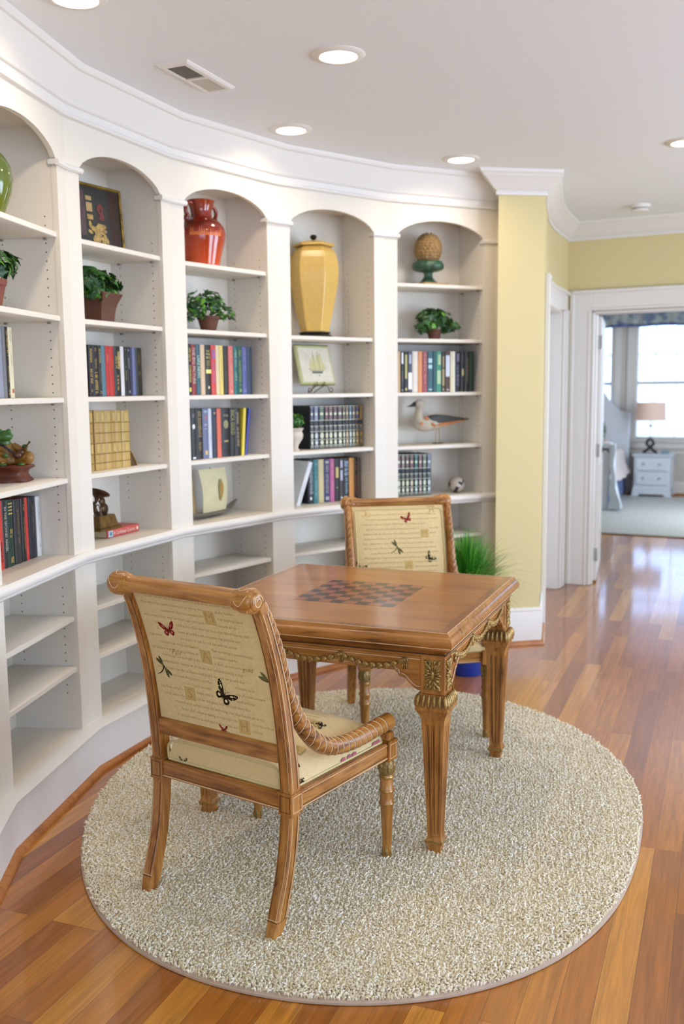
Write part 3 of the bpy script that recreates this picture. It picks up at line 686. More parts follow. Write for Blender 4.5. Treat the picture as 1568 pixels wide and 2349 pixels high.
def xf(pts, cx, cy, s, rot, flip=1):
    c, sn = math.cos(rot), math.sin(rot)
    return [(cx + (c * x * flip - sn * y) * s, cy + (sn * x * flip + c * y) * s) for x, y in pts]
def wing(l, w, n=9, skew=0.35):
    top = [(l * i / n, w * math.sin(PI * (i / n) ** (1 + skew)) ** 0.8 * 0.5) for i in range(n + 1)]
    bot = [(l * i / n, -w * math.sin(PI * (i / n) ** (1 + skew)) ** 0.8 * 0.5) for i in range(n, -1, -1)]
    return top + bot[1:-1]
def disc(cx, cy, rx, ry=None, n=8, rot=0.0):
    ry = ry or rx; c, s = math.cos(rot), math.sin(rot)
    return [(cx + rx * math.cos(2 * PI * i / n) * c - ry * math.sin(2 * PI * i / n) * s, cy + rx * math.cos(2 * PI * i / n) * s + ry * math.sin(2 * PI * i / n) * c) for i in range(n)]
def butterfly(mb, fn, cx, cy, s, rot, dark, light, spots=True):
    """wingspan about 2*s"""
    upper = [(0, 0), (0.25, 0.34), (0.62, 0.72), (0.92, 0.86), (1.0, 0.74), (0.9, 0.42), (0.66, 0.12), (0.38, -0.02)]
    lower = [(0, 0), (0.36, -0.03), (0.62, -0.1), (0.66, -0.34), (0.5, -0.56), (0.3, -0.6), (0.12, -0.4), (0.03, -0.2)]
    for f in (-1, 1):
        for w in (upper, lower):
            q = xf(w, cx, cy, s, rot, f); mb.add([fn(x, y, 0.0006) for x, y in q], poly_fan(q), dark)
        sp = [disc(0.55, 0.42, 0.17, 0.07, 8, 0.75), disc(0.36, -0.26, 0.13, 0.12, 8), disc(0.74, 0.62, 0.05), disc(0.86, 0.66, 0.035), disc(0.72, 0.3, 0.05)] if spots else [disc(0.5, 0.38, 0.2, 0.09, 8, 0.75), disc(0.36, -0.26, 0.14)]
        for d_ in sp:
            q = xf(d_, cx, cy, s, rot, f); mb.add([fn(x, y, 0.0011) for x, y in q], poly_fan(q), light)
    q = xf(disc(0, -0.08, 0.045, 0.34), cx, cy, s, rot); mb.add([fn(x, y, 0.0013) for x, y in q], poly_fan(q), dark)
    for f in (-1, 1):
        a = [(0, 0.2), (f * 0.1, 0.42), (f * 0.24, 0.56), (f * 0.235, 0.575), (f * 0.09, 0.45), (-f * 0.01, 0.22)]
        q = xf(a, cx, cy, s, rot); mb.add([fn(x, y, 0.0012) for x, y in q], poly_fan(q), dark)
def dragonfly(mb, fn, cx, cy, s, rot, dark, light):
    for ang, l in ((2.62, 1.0), (2.2, 1.0), (-0.52, 1.0), (-0.98, 1.0)):
        q = xf(xf(wing(l, 0.26), 0, 0, 1, ang), cx, cy, s, rot); mb.add([fn(x, y, 0.0006) for x, y in q], poly_fan(q), light)
        for kk in (0.45, 0.62, 0.78):
            bar = [(kk * l, -0.09), (kk * l + 0.06, -0.09), (kk * l + 0.06, 0.09), (kk * l, 0.09)]
            q = xf(xf(bar, 0, 0, 1, ang), cx, cy, s, rot); mb.add([fn(x, y, 0.0009) for x, y in q], poly_fan(q), dark)
    body = [(0.05, 0.09), (-0.03, 0.12), (-0.1, 0.0), (-0.16, -0.3), (-0.34, -0.62), (-0.62, -0.86), (-0.64, -0.83), (-0.4, -0.6), (-0.24, -0.3), (-0.05, 0.0)]
    body = [(0.09, 0.06), (0.0, 0.13), (-0.09, 0.06), (-0.1, -0.1), (-0.2, -0.4), (-0.42, -0.68), (-0.7, -0.86), (-0.69, -0.9), (-0.38, -0.74), (-0.12, -0.45), (0.02, -0.12)]
    q = xf(body, cx, cy, s, rot); mb.add([fn(x, y, 0.0012) for x, y in q], poly_fan(q), dark)
def letter_panel(mb, fn, cx, cy, w, h, ch, rot=0.0):
    q = xf([(-w / 2, -h / 2), (w / 2, -h / 2), (w / 2, h / 2), (-w / 2, h / 2)], cx, cy, 1, rot)
    mb.add([fn(x, y, 0.0006) for x, y in q], [(0, 1, 2, 3)], 2)
    vs, fs, wd = text2d(ch)
    mb.add([fn(*p_, 0.0010) for p_ in xf([(x * h * 1.0, y * h * 1.0) for x, y in vs], cx, cy, 1, rot)], fs, 1)
LINES = ['So is it not with me as with that', 'Muse stirred by a painted beauty to his', 'couplement of proud compare', 'with sun and moon, with earth and seas', 'rich gems, with April first-born flow', 'things rare that heavens air in this', 'huge rondure hems. O let me true in', 'love but truly write, and then believe', 'me my love is as fair as any mothers', 'child though not so bright as those', 'gold candles fixed in heavens air let', 'them say more that like of hearsay well', 'I will not praise that purpose not', 'to sell. So is it not with me as with', 'that Muse stirred by a painted beauty', 'to his verse, who heaven itself for', 'ornament doth use and every fair with', 'his fair doth rehearse making a coup']
def script_lines(mb, fn, w, y0, y1, step, size, skip=()):
    y = y1; i = 0
    while y > y0:
        s = LINES[i % len(LINES)] + ' ' + LINES[(i + 7) % len(LINES)]; vs, fs, wd = text2d(s, 0.35)
        sx = min(size * 0.9, w * 1.0 / wd)
        jit = (random.random() - .5) * (w - wd * sx)
        pts = [(jit + x * sx, y + yy * size) for x, yy in vs]
        keep = [f for f in fs if all(abs(pts[j][0]) < w / 2 for j in f) and not any((sx_ - sw / 2 < pts[f[0]][0] < sx_ + sw / 2 and sy_ - sh / 2 < pts[f[0]][1] < sy_ + sh / 2) for sx_, sy_, sw, sh in skip)]
        used = sorted({j for f in keep for j in f}); mp = {j: q for q, j in enumerate(used)}
        mb.add([fn(pts[j][0], pts[j][1], 0.0004) for j in used], [tuple(mp[j] for j in f) for f in keep], 1)
        y -= step; i += 1

# ------------------------------------------------------------------ chair
def smooth_path(pts, n=8):
    """Catmull-Rom through the points"""
    P = [Vector(p) for p in pts]; out = []
    for i in range(len(P) - 1):
        a = P[max(i - 1, 0)]; b = P[i]; c = P[i + 1]; d = P[min(i + 2, len(P) - 1)]
        for k in range(n):
            u = k / n
            out.append(0.5 * ((2 * b) + (c - a) * u + (2 * a - 5 * b + 4 * c - d) * u * u + (3 * b - a - 3 * c + d) * u ** 3))
    out.append(P[-1]); return out
def interp(tab, z):
    if z <= tab[0][0]: return tab[0][1]
    for (z0, v0), (z1, v1) in zip(tab, tab[1:]):
        if z <= z1: return v0 + (v1 - v0) * (z - z0) / (z1 - z0)
    return tab[-1][1]
# back-edge and front-edge depth (local y) of the rear leg and stile against height
BACKE = [(0.0, -0.010), (0.05, 0.004), (0.10, 0.018), (0.16, 0.040), (0.22, 0.054), (0.29, 0.064), (0.345, 0.069), (0.405, 0.070), (0.47, 0.066), (0.54, 0.060), (0.61, 0.052), (0.68, 0.041), (0.74, 0.029), (0.80, 0.013), (0.85, -0.003), (0.90, -0.021), (0.94, -0.038), (0.958, -0.047)]
FRONTE = [(0.0, 0.026), (0.02, 0.036), (0.05, 0.050), (0.10, 0.066), (0.16, 0.084), (0.22, 0.097), (0.29, 0.107), (0.345, 0.112), (0.405, 0.114), (0.47, 0.110), (0.54, 0.101), (0.61, 0.090), (0.68, 0.077), (0.74, 0.063), (0.80, 0.046), (0.85, 0.029), (0.90, 0.011), (0.94, -0.008), (0.985, -0.034)]
XS = [(0.0, 0.236), (0.4, 0.243), (0.96, 0.236)]
def ymid(z): return 0.5 * (interp(BACKE, z) + interp(FRONTE, z))
def strip(mb, pts, nrm, w, mi, h=0.0007):
    """thin raised line along pts lying on a face with normal nrm"""
    pts = [Vector(p) for p in pts]; n = len(pts); nrm = Vector(nrm); secs = []
    for i in range(n):
        T = (pts[min(i + 1, n - 1)] - pts[max(i - 1, 0)]).normalized(); S = T.cross(nrm).normalized()
        a = pts[i]; secs.append([tuple(a - S * w / 2 - nrm * 0.0005), tuple(a - S * w / 2 + nrm * h), tuple(a + S * w / 2 + nrm * h), tuple(a + S * w / 2 - nrm * 0.0005)])
    mb.loft(secs, mi=mi)
def make_chair(label, group):
    t = thing('upholstered_chair', label, 'chair', (0, 0, 0), 0, group)
    for sx in (-1, 1):
        p = MB(); zs = [0.0155, 0.02, 0.03, 0.05, 0.08, 0.11, 0.14, 0.17, 0.20, 0.24, 0.28, 0.32, 0.345, 0.405, 0.44, 0.48, 0.52, 0.56, 0.60, 0.64, 0.68, 0.71, 0.74, 0.77, 0.80, 0.825, 0.85, 0.875, 0.90, 0.92, 0.94, 0.955]
        secs = []
        for z in zs:
            xc = sx * interp(XS, z); hw = interp([(0, 0.014), (0.05, 0.018), (0.3, 0.020), (0.5, 0.020), (0.95, 0.018)], z)
            b, f = interp(BACKE, z), interp(FRONTE, z); c = 0.003
            zz = z
            secs.append([(xc - hw + c, b, zz), (xc + hw - c, b, zz), (xc + hw, b + c, zz), (xc + hw, f - c, zz), (xc + hw - c, f, zz), (xc - hw + c, f, zz), (xc - hw, f - c, zz), (xc - hw, b + c, zz)])
        p.loft(secs)
        # corner block at the seat
        xb = sx * 0.243; p.cbox(xb - 0.0235, xb + 0.0235, 0.066, 0.119, 0.343, 0.406, .002)
        p.cbox(xb - 0.025, xb + 0.025, 0.0645, 0.1205, 0.343, 0.347, .0015); p.cbox(xb - 0.025, xb + 0.025, 0.0645, 0.1205, 0.402, 0.4065, .0015)
        # inlaid cream and dark lines on the outer side and the back face
        for zz0, zz1 in ((0.062, 0.335), (0.415, 0.925)):
            zl = [zz0 + (zz1 - zz0) * i / 16 for i in range(17)]
            for fr, mi in ((0.18, 1), (0.68, 2), (0.82, 1)):
                pts = []
                for z in zl:
                    b, f = interp(BACKE, z), interp(FRONTE, z); hw = interp([(0, 0.014), (0.05, 0.018), (0.3, 0.020), (0.5, 0.020), (0.95, 0.018)], z)
                    pts.append((sx * interp(XS, z) + sx * hw, b + (f - b) * fr, z))
                strip(p, pts, (sx, 0, 0), 0.0016, mi)
            for off in (-1, 1):
                pts = []
                for z in zl:
                    b = interp(BACKE, z); hw = interp([(0, 0.014), (0.05, 0.018), (0.3, 0.020), (0.5, 0.020), (0.95, 0.018)], z)
                    pts.append((sx * interp(XS, z) + off * (hw - 0.006), b, z))
                strip(p, pts, (0, -1, 0.0), 0.0014, 1 if off * sx > 0 else 2)
        for zz in (0.060, 0.0645):
            strip(p, [(sx * (0.236 + 0.0185), interp(BACKE, zz) + .002, zz), (sx * (0.236 + 0.0185), interp(FRONTE, zz) - .002, zz)], (sx, 0, 0), .0016, 2 if zz < .062 else 1)
            strip(p, [(sx * 0.236 - .017, interp(BACKE, zz), zz), (sx * 0.236 + .017, interp(BACKE, zz), zz)], (0, -1, 0), .0016, 2 if zz < .062 else 1)
        for fx, fn_ in (((sx * 0.243 + sx * 0.0235), (sx, 0, 0)),):
            a = [(fx, 0.073, 0.352), (fx, 0.112, 0.352), (fx, 0.112, 0.397), (fx, 0.073, 0.397), (fx, 0.073, 0.352)]
            for q in range(4): strip(p, [a[q], a[q + 1]], fn_, 0.0014, 1)
        a = [(xb - 0.017, 0.066, 0.352), (xb + 0.017, 0.066, 0.352), (xb + 0.017, 0.066, 0.397), (xb - 0.017, 0.066, 0.397), (xb - 0.017, 0.066, 0.352)]
        for q in range(4): strip(p, [a[q], a[q + 1]], (0, -1, 0), 0.0013, 2)
        p.build('back_leg', [W_Z, M_WAX, M_DKL], t, smooth=35)
    # rolled top rail with carved scroll ends
    yc, zc = -0.056, 0.966
    p = MB(); M = Matrix.Translation((0, yc, zc)) @ Matrix.Rotation(PI / 2, 4, 'Y')
    prof = [(0.0008, -0.264), (0.020, -0.264), (0.024, -0.261), (0.026, -0.256), (0.030, -0.254), (0.0335, -0.247), (0.034, -0.232), (0.0325, -0.226), (0.034, -0.221), (0.031, -0.208), (0.0275, -0.200), (0.029, -0.196), (0.0235, -0.186), (0.0215, -0.17)]
    prof = prof + [(r, -z) for r, z in prof[::-1]]
    p.lathe(prof, 28, M=M)
    # flat upper lip of the rail running to the front
    p.cbox(-0.225, 0.225, -0.058, -0.022, 0.968, 0.986, .004)
    for sx in (-1, 1):
        # spiral on the disc face
        sp = []
        for i in range(40):
            a = i / 39 * 2.6 * 2 * PI * 0.55; r = 0.019 - 0.0125 * i / 39
            sp.append((sx * 0.2645, yc + r * math.cos(a) * 1.0, zc + r * math.sin(a)))
        strip(p, sp, (sx, 0, 0), 0.0018, 1, 0.0012)
        # leaf lines wrapping the collar
        for q in range(5):
            pts = []
            for i in range(9):
                x = sx * (0.249 - 0.042 * i / 8); a = q * 2 * PI / 5 + 0.9 * math.sin(i / 8 * PI * .8); r = interp([(0.2, 0.0285), (0.21, 0.032), (0.222, 0.0345), (0.247, 0.0345), (0.252, 0.032)], abs(x))
                pts.append(Vector((x, yc + r * math.cos(a), zc + r * math.sin(a))))
            p.tube(pts, 0.0010, 5, mi=1)
    p.build('top_rail', [W_X, M_WAX], t, smooth=40)
    # lower back rail
    p = MB()
    pts = [(-0.222, 0.062), (0.222, 0.062)]
    p.cbox(-0.224, 0.224, 0.064, 0.092, 0.488, 0.540, .004); p.build('lower_back_rail', W_X, t)
    # upholstered back: outer sheet and padded inner face in one body
    u_ = MB(); nx, nz = 14, 22; z0, z1 = 0.540, 0.952; w = 0.219
    def bz(v): return z0 + (z1 - z0) * v
    def outer(u, z): return interp(BACKE, z) + 0.012
    def inner(u, z):
        v = (z - z0) / (z1 - z0); e = max(0.0, 1 - abs(u) ** 5) * max(0.0, 1 - abs(2 * v - 1) ** 6)
        return interp(FRONTE, z) - 0.006 + 0.022 * e ** 0.6
    grid = []
    for j in range(nz + 1):
        z = bz(j / nz)
        row = [(w * (2 * i / nx - 1), outer(2 * i / nx - 1, z), z) for i in range(nx + 1)] + [(w * (2 * i / nx - 1), inner(2 * i / nx - 1, z), z) for i in range(nx, -1, -1)]
        grid.append(row)
    u_.loft(grid)
    def fo(x, z, e=0.0005): return (x, outer(0, z) - e, z)            # outer (rear) side, x mirrored by the caller
    def fi(x, z, e=0.0005): return (x, inner(x / w, z) + e, z)
    # rear print, seen with local +x on the viewer's right
    H = z1 - z0
    def RP(u, v): return (-w + 2 * w * u, z1 - H * v)
    pans = [(0.62, .155, 'M'), (0.5, .46, 'A'), (0.30, .77, 'S'), (0.74, .93, 'H')]
    skip = [(RP(u, v)[0], RP(u, v)[1], 0.05, 0.055) for u, v, c in pans] + [(RP(.22, .30)[0], RP(.22, .30)[1], 0.07, 0.06), (RP(.60, .72)[0], RP(.60, .72)[1], 0.085, 0.06)]
    script_lines(u_, fo, 2 * w - 0.015, z0 + 0.012, z1 - 0.022, 0.0205, 0.0125, skip)
    for u, v, c in pans: x, z = RP(u, v); letter_panel(u_, fo, x, z, 0.040, 0.042, c, 0.0)
    x, z = RP(.22, .30); butterfly(u_, fo, x, z, 0.031, R(10), 3, 4, False)
    x, z = RP(.10, .60); dragonfly(u_, fo, x, z, 0.037, R(-12), 6, 5)
    x, z = RP(.60, .725); butterfly(u_, fo, x, z, 0.040, R(-38), 6, 7)
    x, z = RP(.985, .565); u0 = x
    for ang in (2.75, 2.3):
        q = xf(wing(0.04, 0.011), w - 0.003, z, 1, ang); u_.add([fo(a, b, 0.0006) for a, b in q], poly_fan(q), 5)
    x, z = RP(.56, .985); butterfly(u_, fo, x, z, 0.016, R(0), 3, 4, False)
    put_text(u_, 'Fair', *RP(.24, .47), 0.026, lambda a, b: fo(a, b, .0008), 1, shear=.3); put_text(u_, 'gold', *RP(.83, .50), 0.022, lambda a, b: fo(a, b, .0008), 1, shear=.3)
    # front print (chair seen face on: viewer's right is local -x)
    def FP(u, v): return (w - 2 * w * u, z1 - H * v)
    def ff(x, z, e=0.0005): return fi(x, z, e)
    def fm(x, z, e=0.0005): return fi(-x, z, e)
    def FM(u, v): return (-w + 2 * w * u, z1 - H * v)
    skip = [(FM(u, v)[0], FM(u, v)[1], 0.05, 0.05) for u, v in ((.76, .30), (.57, .63))]
    script_lines(u_, fm, 2 * w - 0.07, z0 + 0.03, z1 - 0.035, 0.0215, 0.0125, skip)
    for u, v, c in ((.76, .30, 'M'), (.57, .64, 'A'), (.14, .06, 'S'), (.86, .05, 'H'), (.9, .9, 'S')): letter_panel(u_, fm, *FM(u, v), 0.04, 0.038, c)
    butterfly(u_, fm, *FM(.58, .135), 0.026, R(22), 3, 4, False)
    dragonfly(u_, fm, *FM(.455, .44), 0.037, R(-14), 5, 5)
    butterfly(u_, fm, *FM(.80, .57), 0.027, R(-48), 6, 7)
    butterfly(u_, fm, *FM(.055, .66), 0.027, R(-20), 6, 7)
    u_.build('back_upholstery', FAB, t, smooth=45)
    # piping round the padded face
    p = MB(); pp = []
    for x, z in [(-w + .02, z0 + .012), (-w + .012, z0 + .04)] + [(-w + .012, z0 + .04 + (H - .065) * i / 10) for i in range(1, 11)] + [(-w + .02, z1 - .014), (-w + .04, z1 - .012), (0, z1 - .012), (w - .04, z1 - .012), (w - .02, z1 - .014)] + [(w - .012, z1 - .025 - (H - .065) * i / 10) for i in range(0, 11)] + [(w - .02, z0 + .012), (0, z0 + .01), (-w + .02, z0 + .012)]:
        pp.append((x, inner(x / w, min(max(z, z0 + .01), z1 - .012)) + 0.002, z))
    p.tube(pp, 0.0035, 6); p.build('back_piping', M_PIPE, t)
    # seat rails
    XR, XF = 0.243, 0.2625
    p = MB(); p.cbox(-0.222, 0.222, 0.072, 0.100, 0.350, 0.402, .003); strip(p, [(-.22, .072, .356), (.22, .072, .356)], (0, -1, 0), .002, 1, .001); strip(p, [(-.22, .072, .361), (.22, .072, .361)], (0, -1, 0), .0012, 2); p.build('seat_rail', [W_X, M_WAX, M_DKL], t)
    p = MB(); p.cbox(-0.238, 0.238, 0.556, 0.584, 0.350, 0.402, .003); strip(p, [(-.23, .584, .356), (.23, .584, .356)], (0, 1, 0), .002, 1, .001); p.build('seat_rail', [W_X, M_WAX, M_DKL], t)
    for sx in (-1, 1):
        p = MB(); secs = []
        for y, xc in ((0.116, XR + 0.001), (0.546, XF - 0.001)):
            o, i = xc + 0.020, xc - 0.010
            secs.append([(sx * i, y, 0.350), (sx * (o - .002), y, 0.350), (sx * o, y, 0.352), (sx * o, y, 0.400), (sx * (o - .003), y, 0.403), (sx * i, y, 0.403)])
        p.loft(secs)
        for zz, mi, ww in ((0.3555, 1, .0022), (0.361, 2, .0013), (0.3965, 1, .0012)): strip(p, [(sx * (XR + 0.021), 0.118, zz), (sx * (XF + 0.019), 0.545, zz)], (sx, 0, 0), ww, mi, .001)
        p.build('seat_rail', [W_Y, M_WAX, M_DKL], t)
    # front legs: block, carved capital, ringed turned shaft, leaf foot
    for sx in (-1, 1):
        x, y = sx * XF, 0.570
        p = MB(); p.cbox(x - .026, x + .026, y - .026, y + .026, 0.345, 0.406, .002); p.cbox(x - .0275, x + .0275, y - .0275, y + .0275, 0.402, 0.408, .002); p.cbox(x - .0275, x + .0275, y - .0275, y + .0275, 0.343, 0.348, .002)
        p.cbox(x - .018, x + .018, y - .02, y + .02, 0.406, 0.432, .004)
        a = [(x + sx * .026, y - .018, .353), (x + sx * .026, y + .018, .353), (x + sx * .026, y + .018, .397), (x + sx * .026, y - .018, .397), (x + sx * .026, y - .018, .353)]
        for q in range(4): strip(p, [a[q], a[q + 1]], (sx, 0, 0), 0.0015, 1)
        M = Matrix.Translation((x, y, 0))
        prof = [(0.012, 0.0155), (0.0135, 0.03), (0.0145, 0.058), (0.0165, 0.10), (0.0205, 0.188), (0.0235, 0.194), (0.0245, 0.199), (0.0235, 0.204), (0.0215, 0.207), (0.0215, 0.232), (0.024, 0.236), (0.0245, 0.240), (0.023, 0.245), (0.021, 0.248), (0.021, 0.279), (0.024, 0.283), (0.0245, 0.287), (0.022, 0.292), (0.019, 0.30), (0.019, 0.343)]
        p.lathe(prof, 24, M=M); p.build('front_leg', [W_Z, M_WAX], t, smooth=35)
        leg = bpy.data.objects[-1] if False else t.children[-1]
        c = MB(); c.lathe([(0.020, 0.292), (0.0245, 0.300), (0.0265, 0.318), (0.0245, 0.334), (0.021, 0.3425)], 24, M=M)
        for q in range(6):
            a_ = q * PI / 3 + .3; c.ell((x + .0235 * math.cos(a_), y + .0235 * math.sin(a_), 0.318), (0.0065, 0.0065, 0.019), 8, 6)
        c.build('gilded_capital', mat('dull_gilding', '#8f7440', 0.45, metal=0.35, noise=(120, 0.5)), leg)
        for zz in (0.199, 0.240, 0.287):
            c = MB(); c.lathe([(0.0240, zz - .003), (0.0252, zz - .001), (0.0252, zz + .001), (0.0240, zz + .003)], 24, M=M, caps=False); c.build('gilt_ring', [M_BRASS], leg)
        c = MB()
        for q in range(5):
            a_ = q * 2 * PI / 5; c.ell((x + .0105 * math.cos(a_), y + .0105 * math.sin(a_), 0.036), (0.0065, 0.0065, 0.021), 8, 6)
        c.build('leaf_foot', mat('dull_gilding', '#8f7440', 0.45, metal=0.35, noise=(120, 0.5)), leg)
    # seat cushion
    s_ = MB(); NX, NY = 18, 18; yb, yf = 0.088, 0.590
    def half(y): return 0.236 + (0.262 - 0.236) * (y - yb) / (yf - yb)
    def top(u, v):
        side = max(0.0, 1 - abs(u) ** (4.0 + 14.0 * max(0.0, -v) ** 4)); fr = max(0.0, 1 - max(0.0, v) ** 5)
        bk = max(0.0, 1 - max(0.0, -v) ** 10) ** .5
        return 0.418 + (0.062 * side ** 0.8 * fr ** 0.8) * (0.80 + 0.20 * bk)
    rows = []
    for j in range(NY + 1):
        v = 2 * j / NY - 1; y = yb + (yf - yb) * (v + 1) / 2; h = half(y)
        cut = 0.024 if j < 2 else 0
        row = []
        for i in range(NX + 1):
            u = 2 * i / NX - 1; row.append((u * (h - cut - 0.004), y, top(u, v)))
        for i in range(NX, -1, -1):
            u = 2 * i / NX - 1; row.append((u * (h - cut), y, 0.403))
        rows.append(row)
    s_.loft(rows)
    def uv(x, y): return x / half(y), 2 * (y - yb) / (yf - yb) - 1
    def fs_(x, y, e=0.0005):
        u, v = uv(x, y); return (x, y, top(max(-1, min(1, u)), max(-1, min(1, v))) + e + 0.0012)
    def fsx(x, y, e=.0005): return fs_(x, y, e)
    for (sx_, sy_, ch) in ((-.06, .44, 'M'), (.10, .40, 'A'), (.17, .22, 'A'), (-.12, .2, 'S')): letter_panel(s_, fsx, sx_, sy_, .045, .045, ch, R(12))
    for yy in [0.14 + 0.024 * i for i in range(18)]:
        vs, fs2, wd = text2d(LINES[int(yy * 100) % len(LINES)], 0.35); sc_ = min(0.0125, 0.42 / wd)
        s_.add([fsx(a * sc_, yy + b * 0.0125, .0004) for a, b in vs], fs2, 1)
    butterfly(s_, fsx, .125, .405, .026, R(160), 6, 7); butterfly(s_, fsx, -.08, .30, .026, R(200), 3, 4, False)
    # blossoms and a butterfly along the right edge
    def edge(y, z, side=1): return (side * (half(y) + 0.0012), y, z)
    for cy in (0.345, 0.375, 0.40, 0.505, 0.525):
        q = disc(cy, 0.4115, 0.012, 0.006, 9, 0.2); s_.add([(half(c_) + .0008 - (z_ - .4115) * .1, c_, z_) for c_, z_ in q], poly_fan(q), 8)
        q = disc(cy, half(cy) - .018, 0.012, .009, 9, .4); s_.add([fs_(b, a, .001) for a, b in q], poly_fan(q), 8)
    butterfly(s_, lambda a, b, e: (half(b) + .0008 + e - (a) * .02, b, .4115 + a), 0, .15, .016, R(90), 6, 7)
    butterfly(s_, fsx, .215, .15, .022, R(100), 6, 7)
    # rear face print
    butterfly(s_, lambda a, b, e: (a, yb - e - .0006, b), -.15, .408, .017, 0, 6, 7)
    s_.build('seat_cushion', FAB, t, smooth=50)
    cush = t.children[-1]
    p = MB()
    ring = [(-.205, yb - .001, .407), (0, yb - .001, .407), (.205, yb - .001, .407)] + [(half(y) + .001, y, .4045) for y in (.115, .2, .3, .4, .5, .575)] + [(.245, yf + .001, .4045), (0, yf + .001, .4045), (-.245, yf + .001, .4045)] + [(-half(y) - .001, y, .4045) for y in (.575, .5, .4, .3, .2, .115)] + [(-.205, yb - .001, .407)]
    p.tube(ring, .0042, 6)
    top_r = [(-.208, yb, .41), (-.210, yb, .440), (-.200, yb, .458), (-.17, yb, .466), (0, yb, .469), (.17, yb, .466), (.20, yb, .458), (.210, yb, .440), (.208, yb, .41)]
    p.tube(smooth_path(top_r, 4), .0042, 6)
    p.build('seat_piping', M_PIPE, cush)
    # arms: a rope-carved bar running from the scroll down the stile and sweeping forward
    AP = [(-0.020, 0.955), (0.012, 0.900), (0.040, 0.840), (0.062, 0.780), (0.079, 0.720), (0.096, 0.665), (0.118, 0.610), (0.150, 0.560), (0.195, 0.515), (0.245, 0.487), (0.305, 0.470), (0.375, 0.462), (0.445, 0.460), (0.515, 0.461), (0.570, 0.460), (0.583, 0.459)]
    for sx in (-1, 1):
        p = MB(); pts = []
        for y, z in AP:
            f = max(0, (0.70 - z) / 0.25); f = min(1, f); pts.append((sx * (0.238 + 0.022 * f), y + 0.006, z))
        sp = smooth_path(pts, 6); n = len(sp)
        rad = [interp([(0, 0.012), (0.3, 0.016), (0.42, 0.022), (0.55, 0.026), (0.97, 0.027), (1.0, 0.022)], i / (n - 1)) for i in range(n)]
        p.tube([tuple(q) for q in sp], rad, 20, up=(1, 0, 0))
        # carved grooves wound round the bar
        L = 0; acc = [0.0]
        for i in range(1, n): L += (sp[i] - sp[i - 1]).length; acc.append(L)
        def at(s):
            for i in range(1, n):
                if acc[i] >= s:
                    u = (s - acc[i - 1]) / max(1e-6, acc[i] - acc[i - 1]); return sp[i - 1].lerp(sp[i], u), (sp[i] - sp[i - 1]).normalized(), rad[i - 1] + (rad[i] - rad[i - 1]) * u
            return sp[-1], (sp[-1] - sp[-2]).normalized(), rad[-1]
        s0 = 0.035
        while s0 < L - 0.03:
            ringp = []; f = s0 / L; tilt = 0.055 * (1 - f) + 0.022
            for q in range(13):
                a_ = q / 12 * 2 * PI * 0.5 - PI * 0.5 * 0.5 + (0.0 if sx > 0 else PI * .5)
                a_ = -PI * 0.55 + q / 12 * PI * 1.15 if sx > 0 else PI * 0.40 + q / 12 * PI * 1.2
                c_, T_, r_ = at(min(L - 0.003, max(0.003, s0 + tilt * (q / 12 - .5))))
                Nn = Vector((1, 0, 0)); Nn = (Nn - T_ * Nn.dot(T_)).normalized(); Bb = T_.cross(Nn)
                ringp.append(c_ + (Nn * math.cos(a_) + Bb * math.sin(a_)) * (r_ + 0.0002))
            p.tube([tuple(q) for q in ringp], [0.0004] + [0.0013] * 11 + [0.0004], 5, mi=1)
            ringd = [q + (at(s0)[1] * 0.0024) for q in ringp]
            p.tube([tuple(q) for q in ringd], [0.0004] + [0.0012] * 11 + [0.0004], 5, mi=2)
            s0 += 0.030
        p.build('armrest', [W_Y, M_WAX, M_DKL], t, smooth=50)
    return t
def dup_tree(o, parent=None):
    c = o.copy(); COL.objects.link(c)
    if parent is not None: c.parent = parent
    for ch in list(o.children): dup_tree(ch, c)
    return c
chair = make_chair('carved wooden chair seen from behind, its back to the camera in the foreground', 'chairs at the game table')
h1 = R(56.2); f1 = Vector((math.cos(h1), math.sin(h1)))
chair.location = (-0.4035, 2.5955, 0); chair.rotation_euler = (0, 0, h1 - PI / 2)
chair2 = dup_tree(chair); chair2['label'] = 'carved wooden chair facing the camera across the far side of the game table'
chair2.location = (0.2647, 4.5011, 0); chair2.rotation_euler = (0, 0, R(-81.8) - PI / 2)

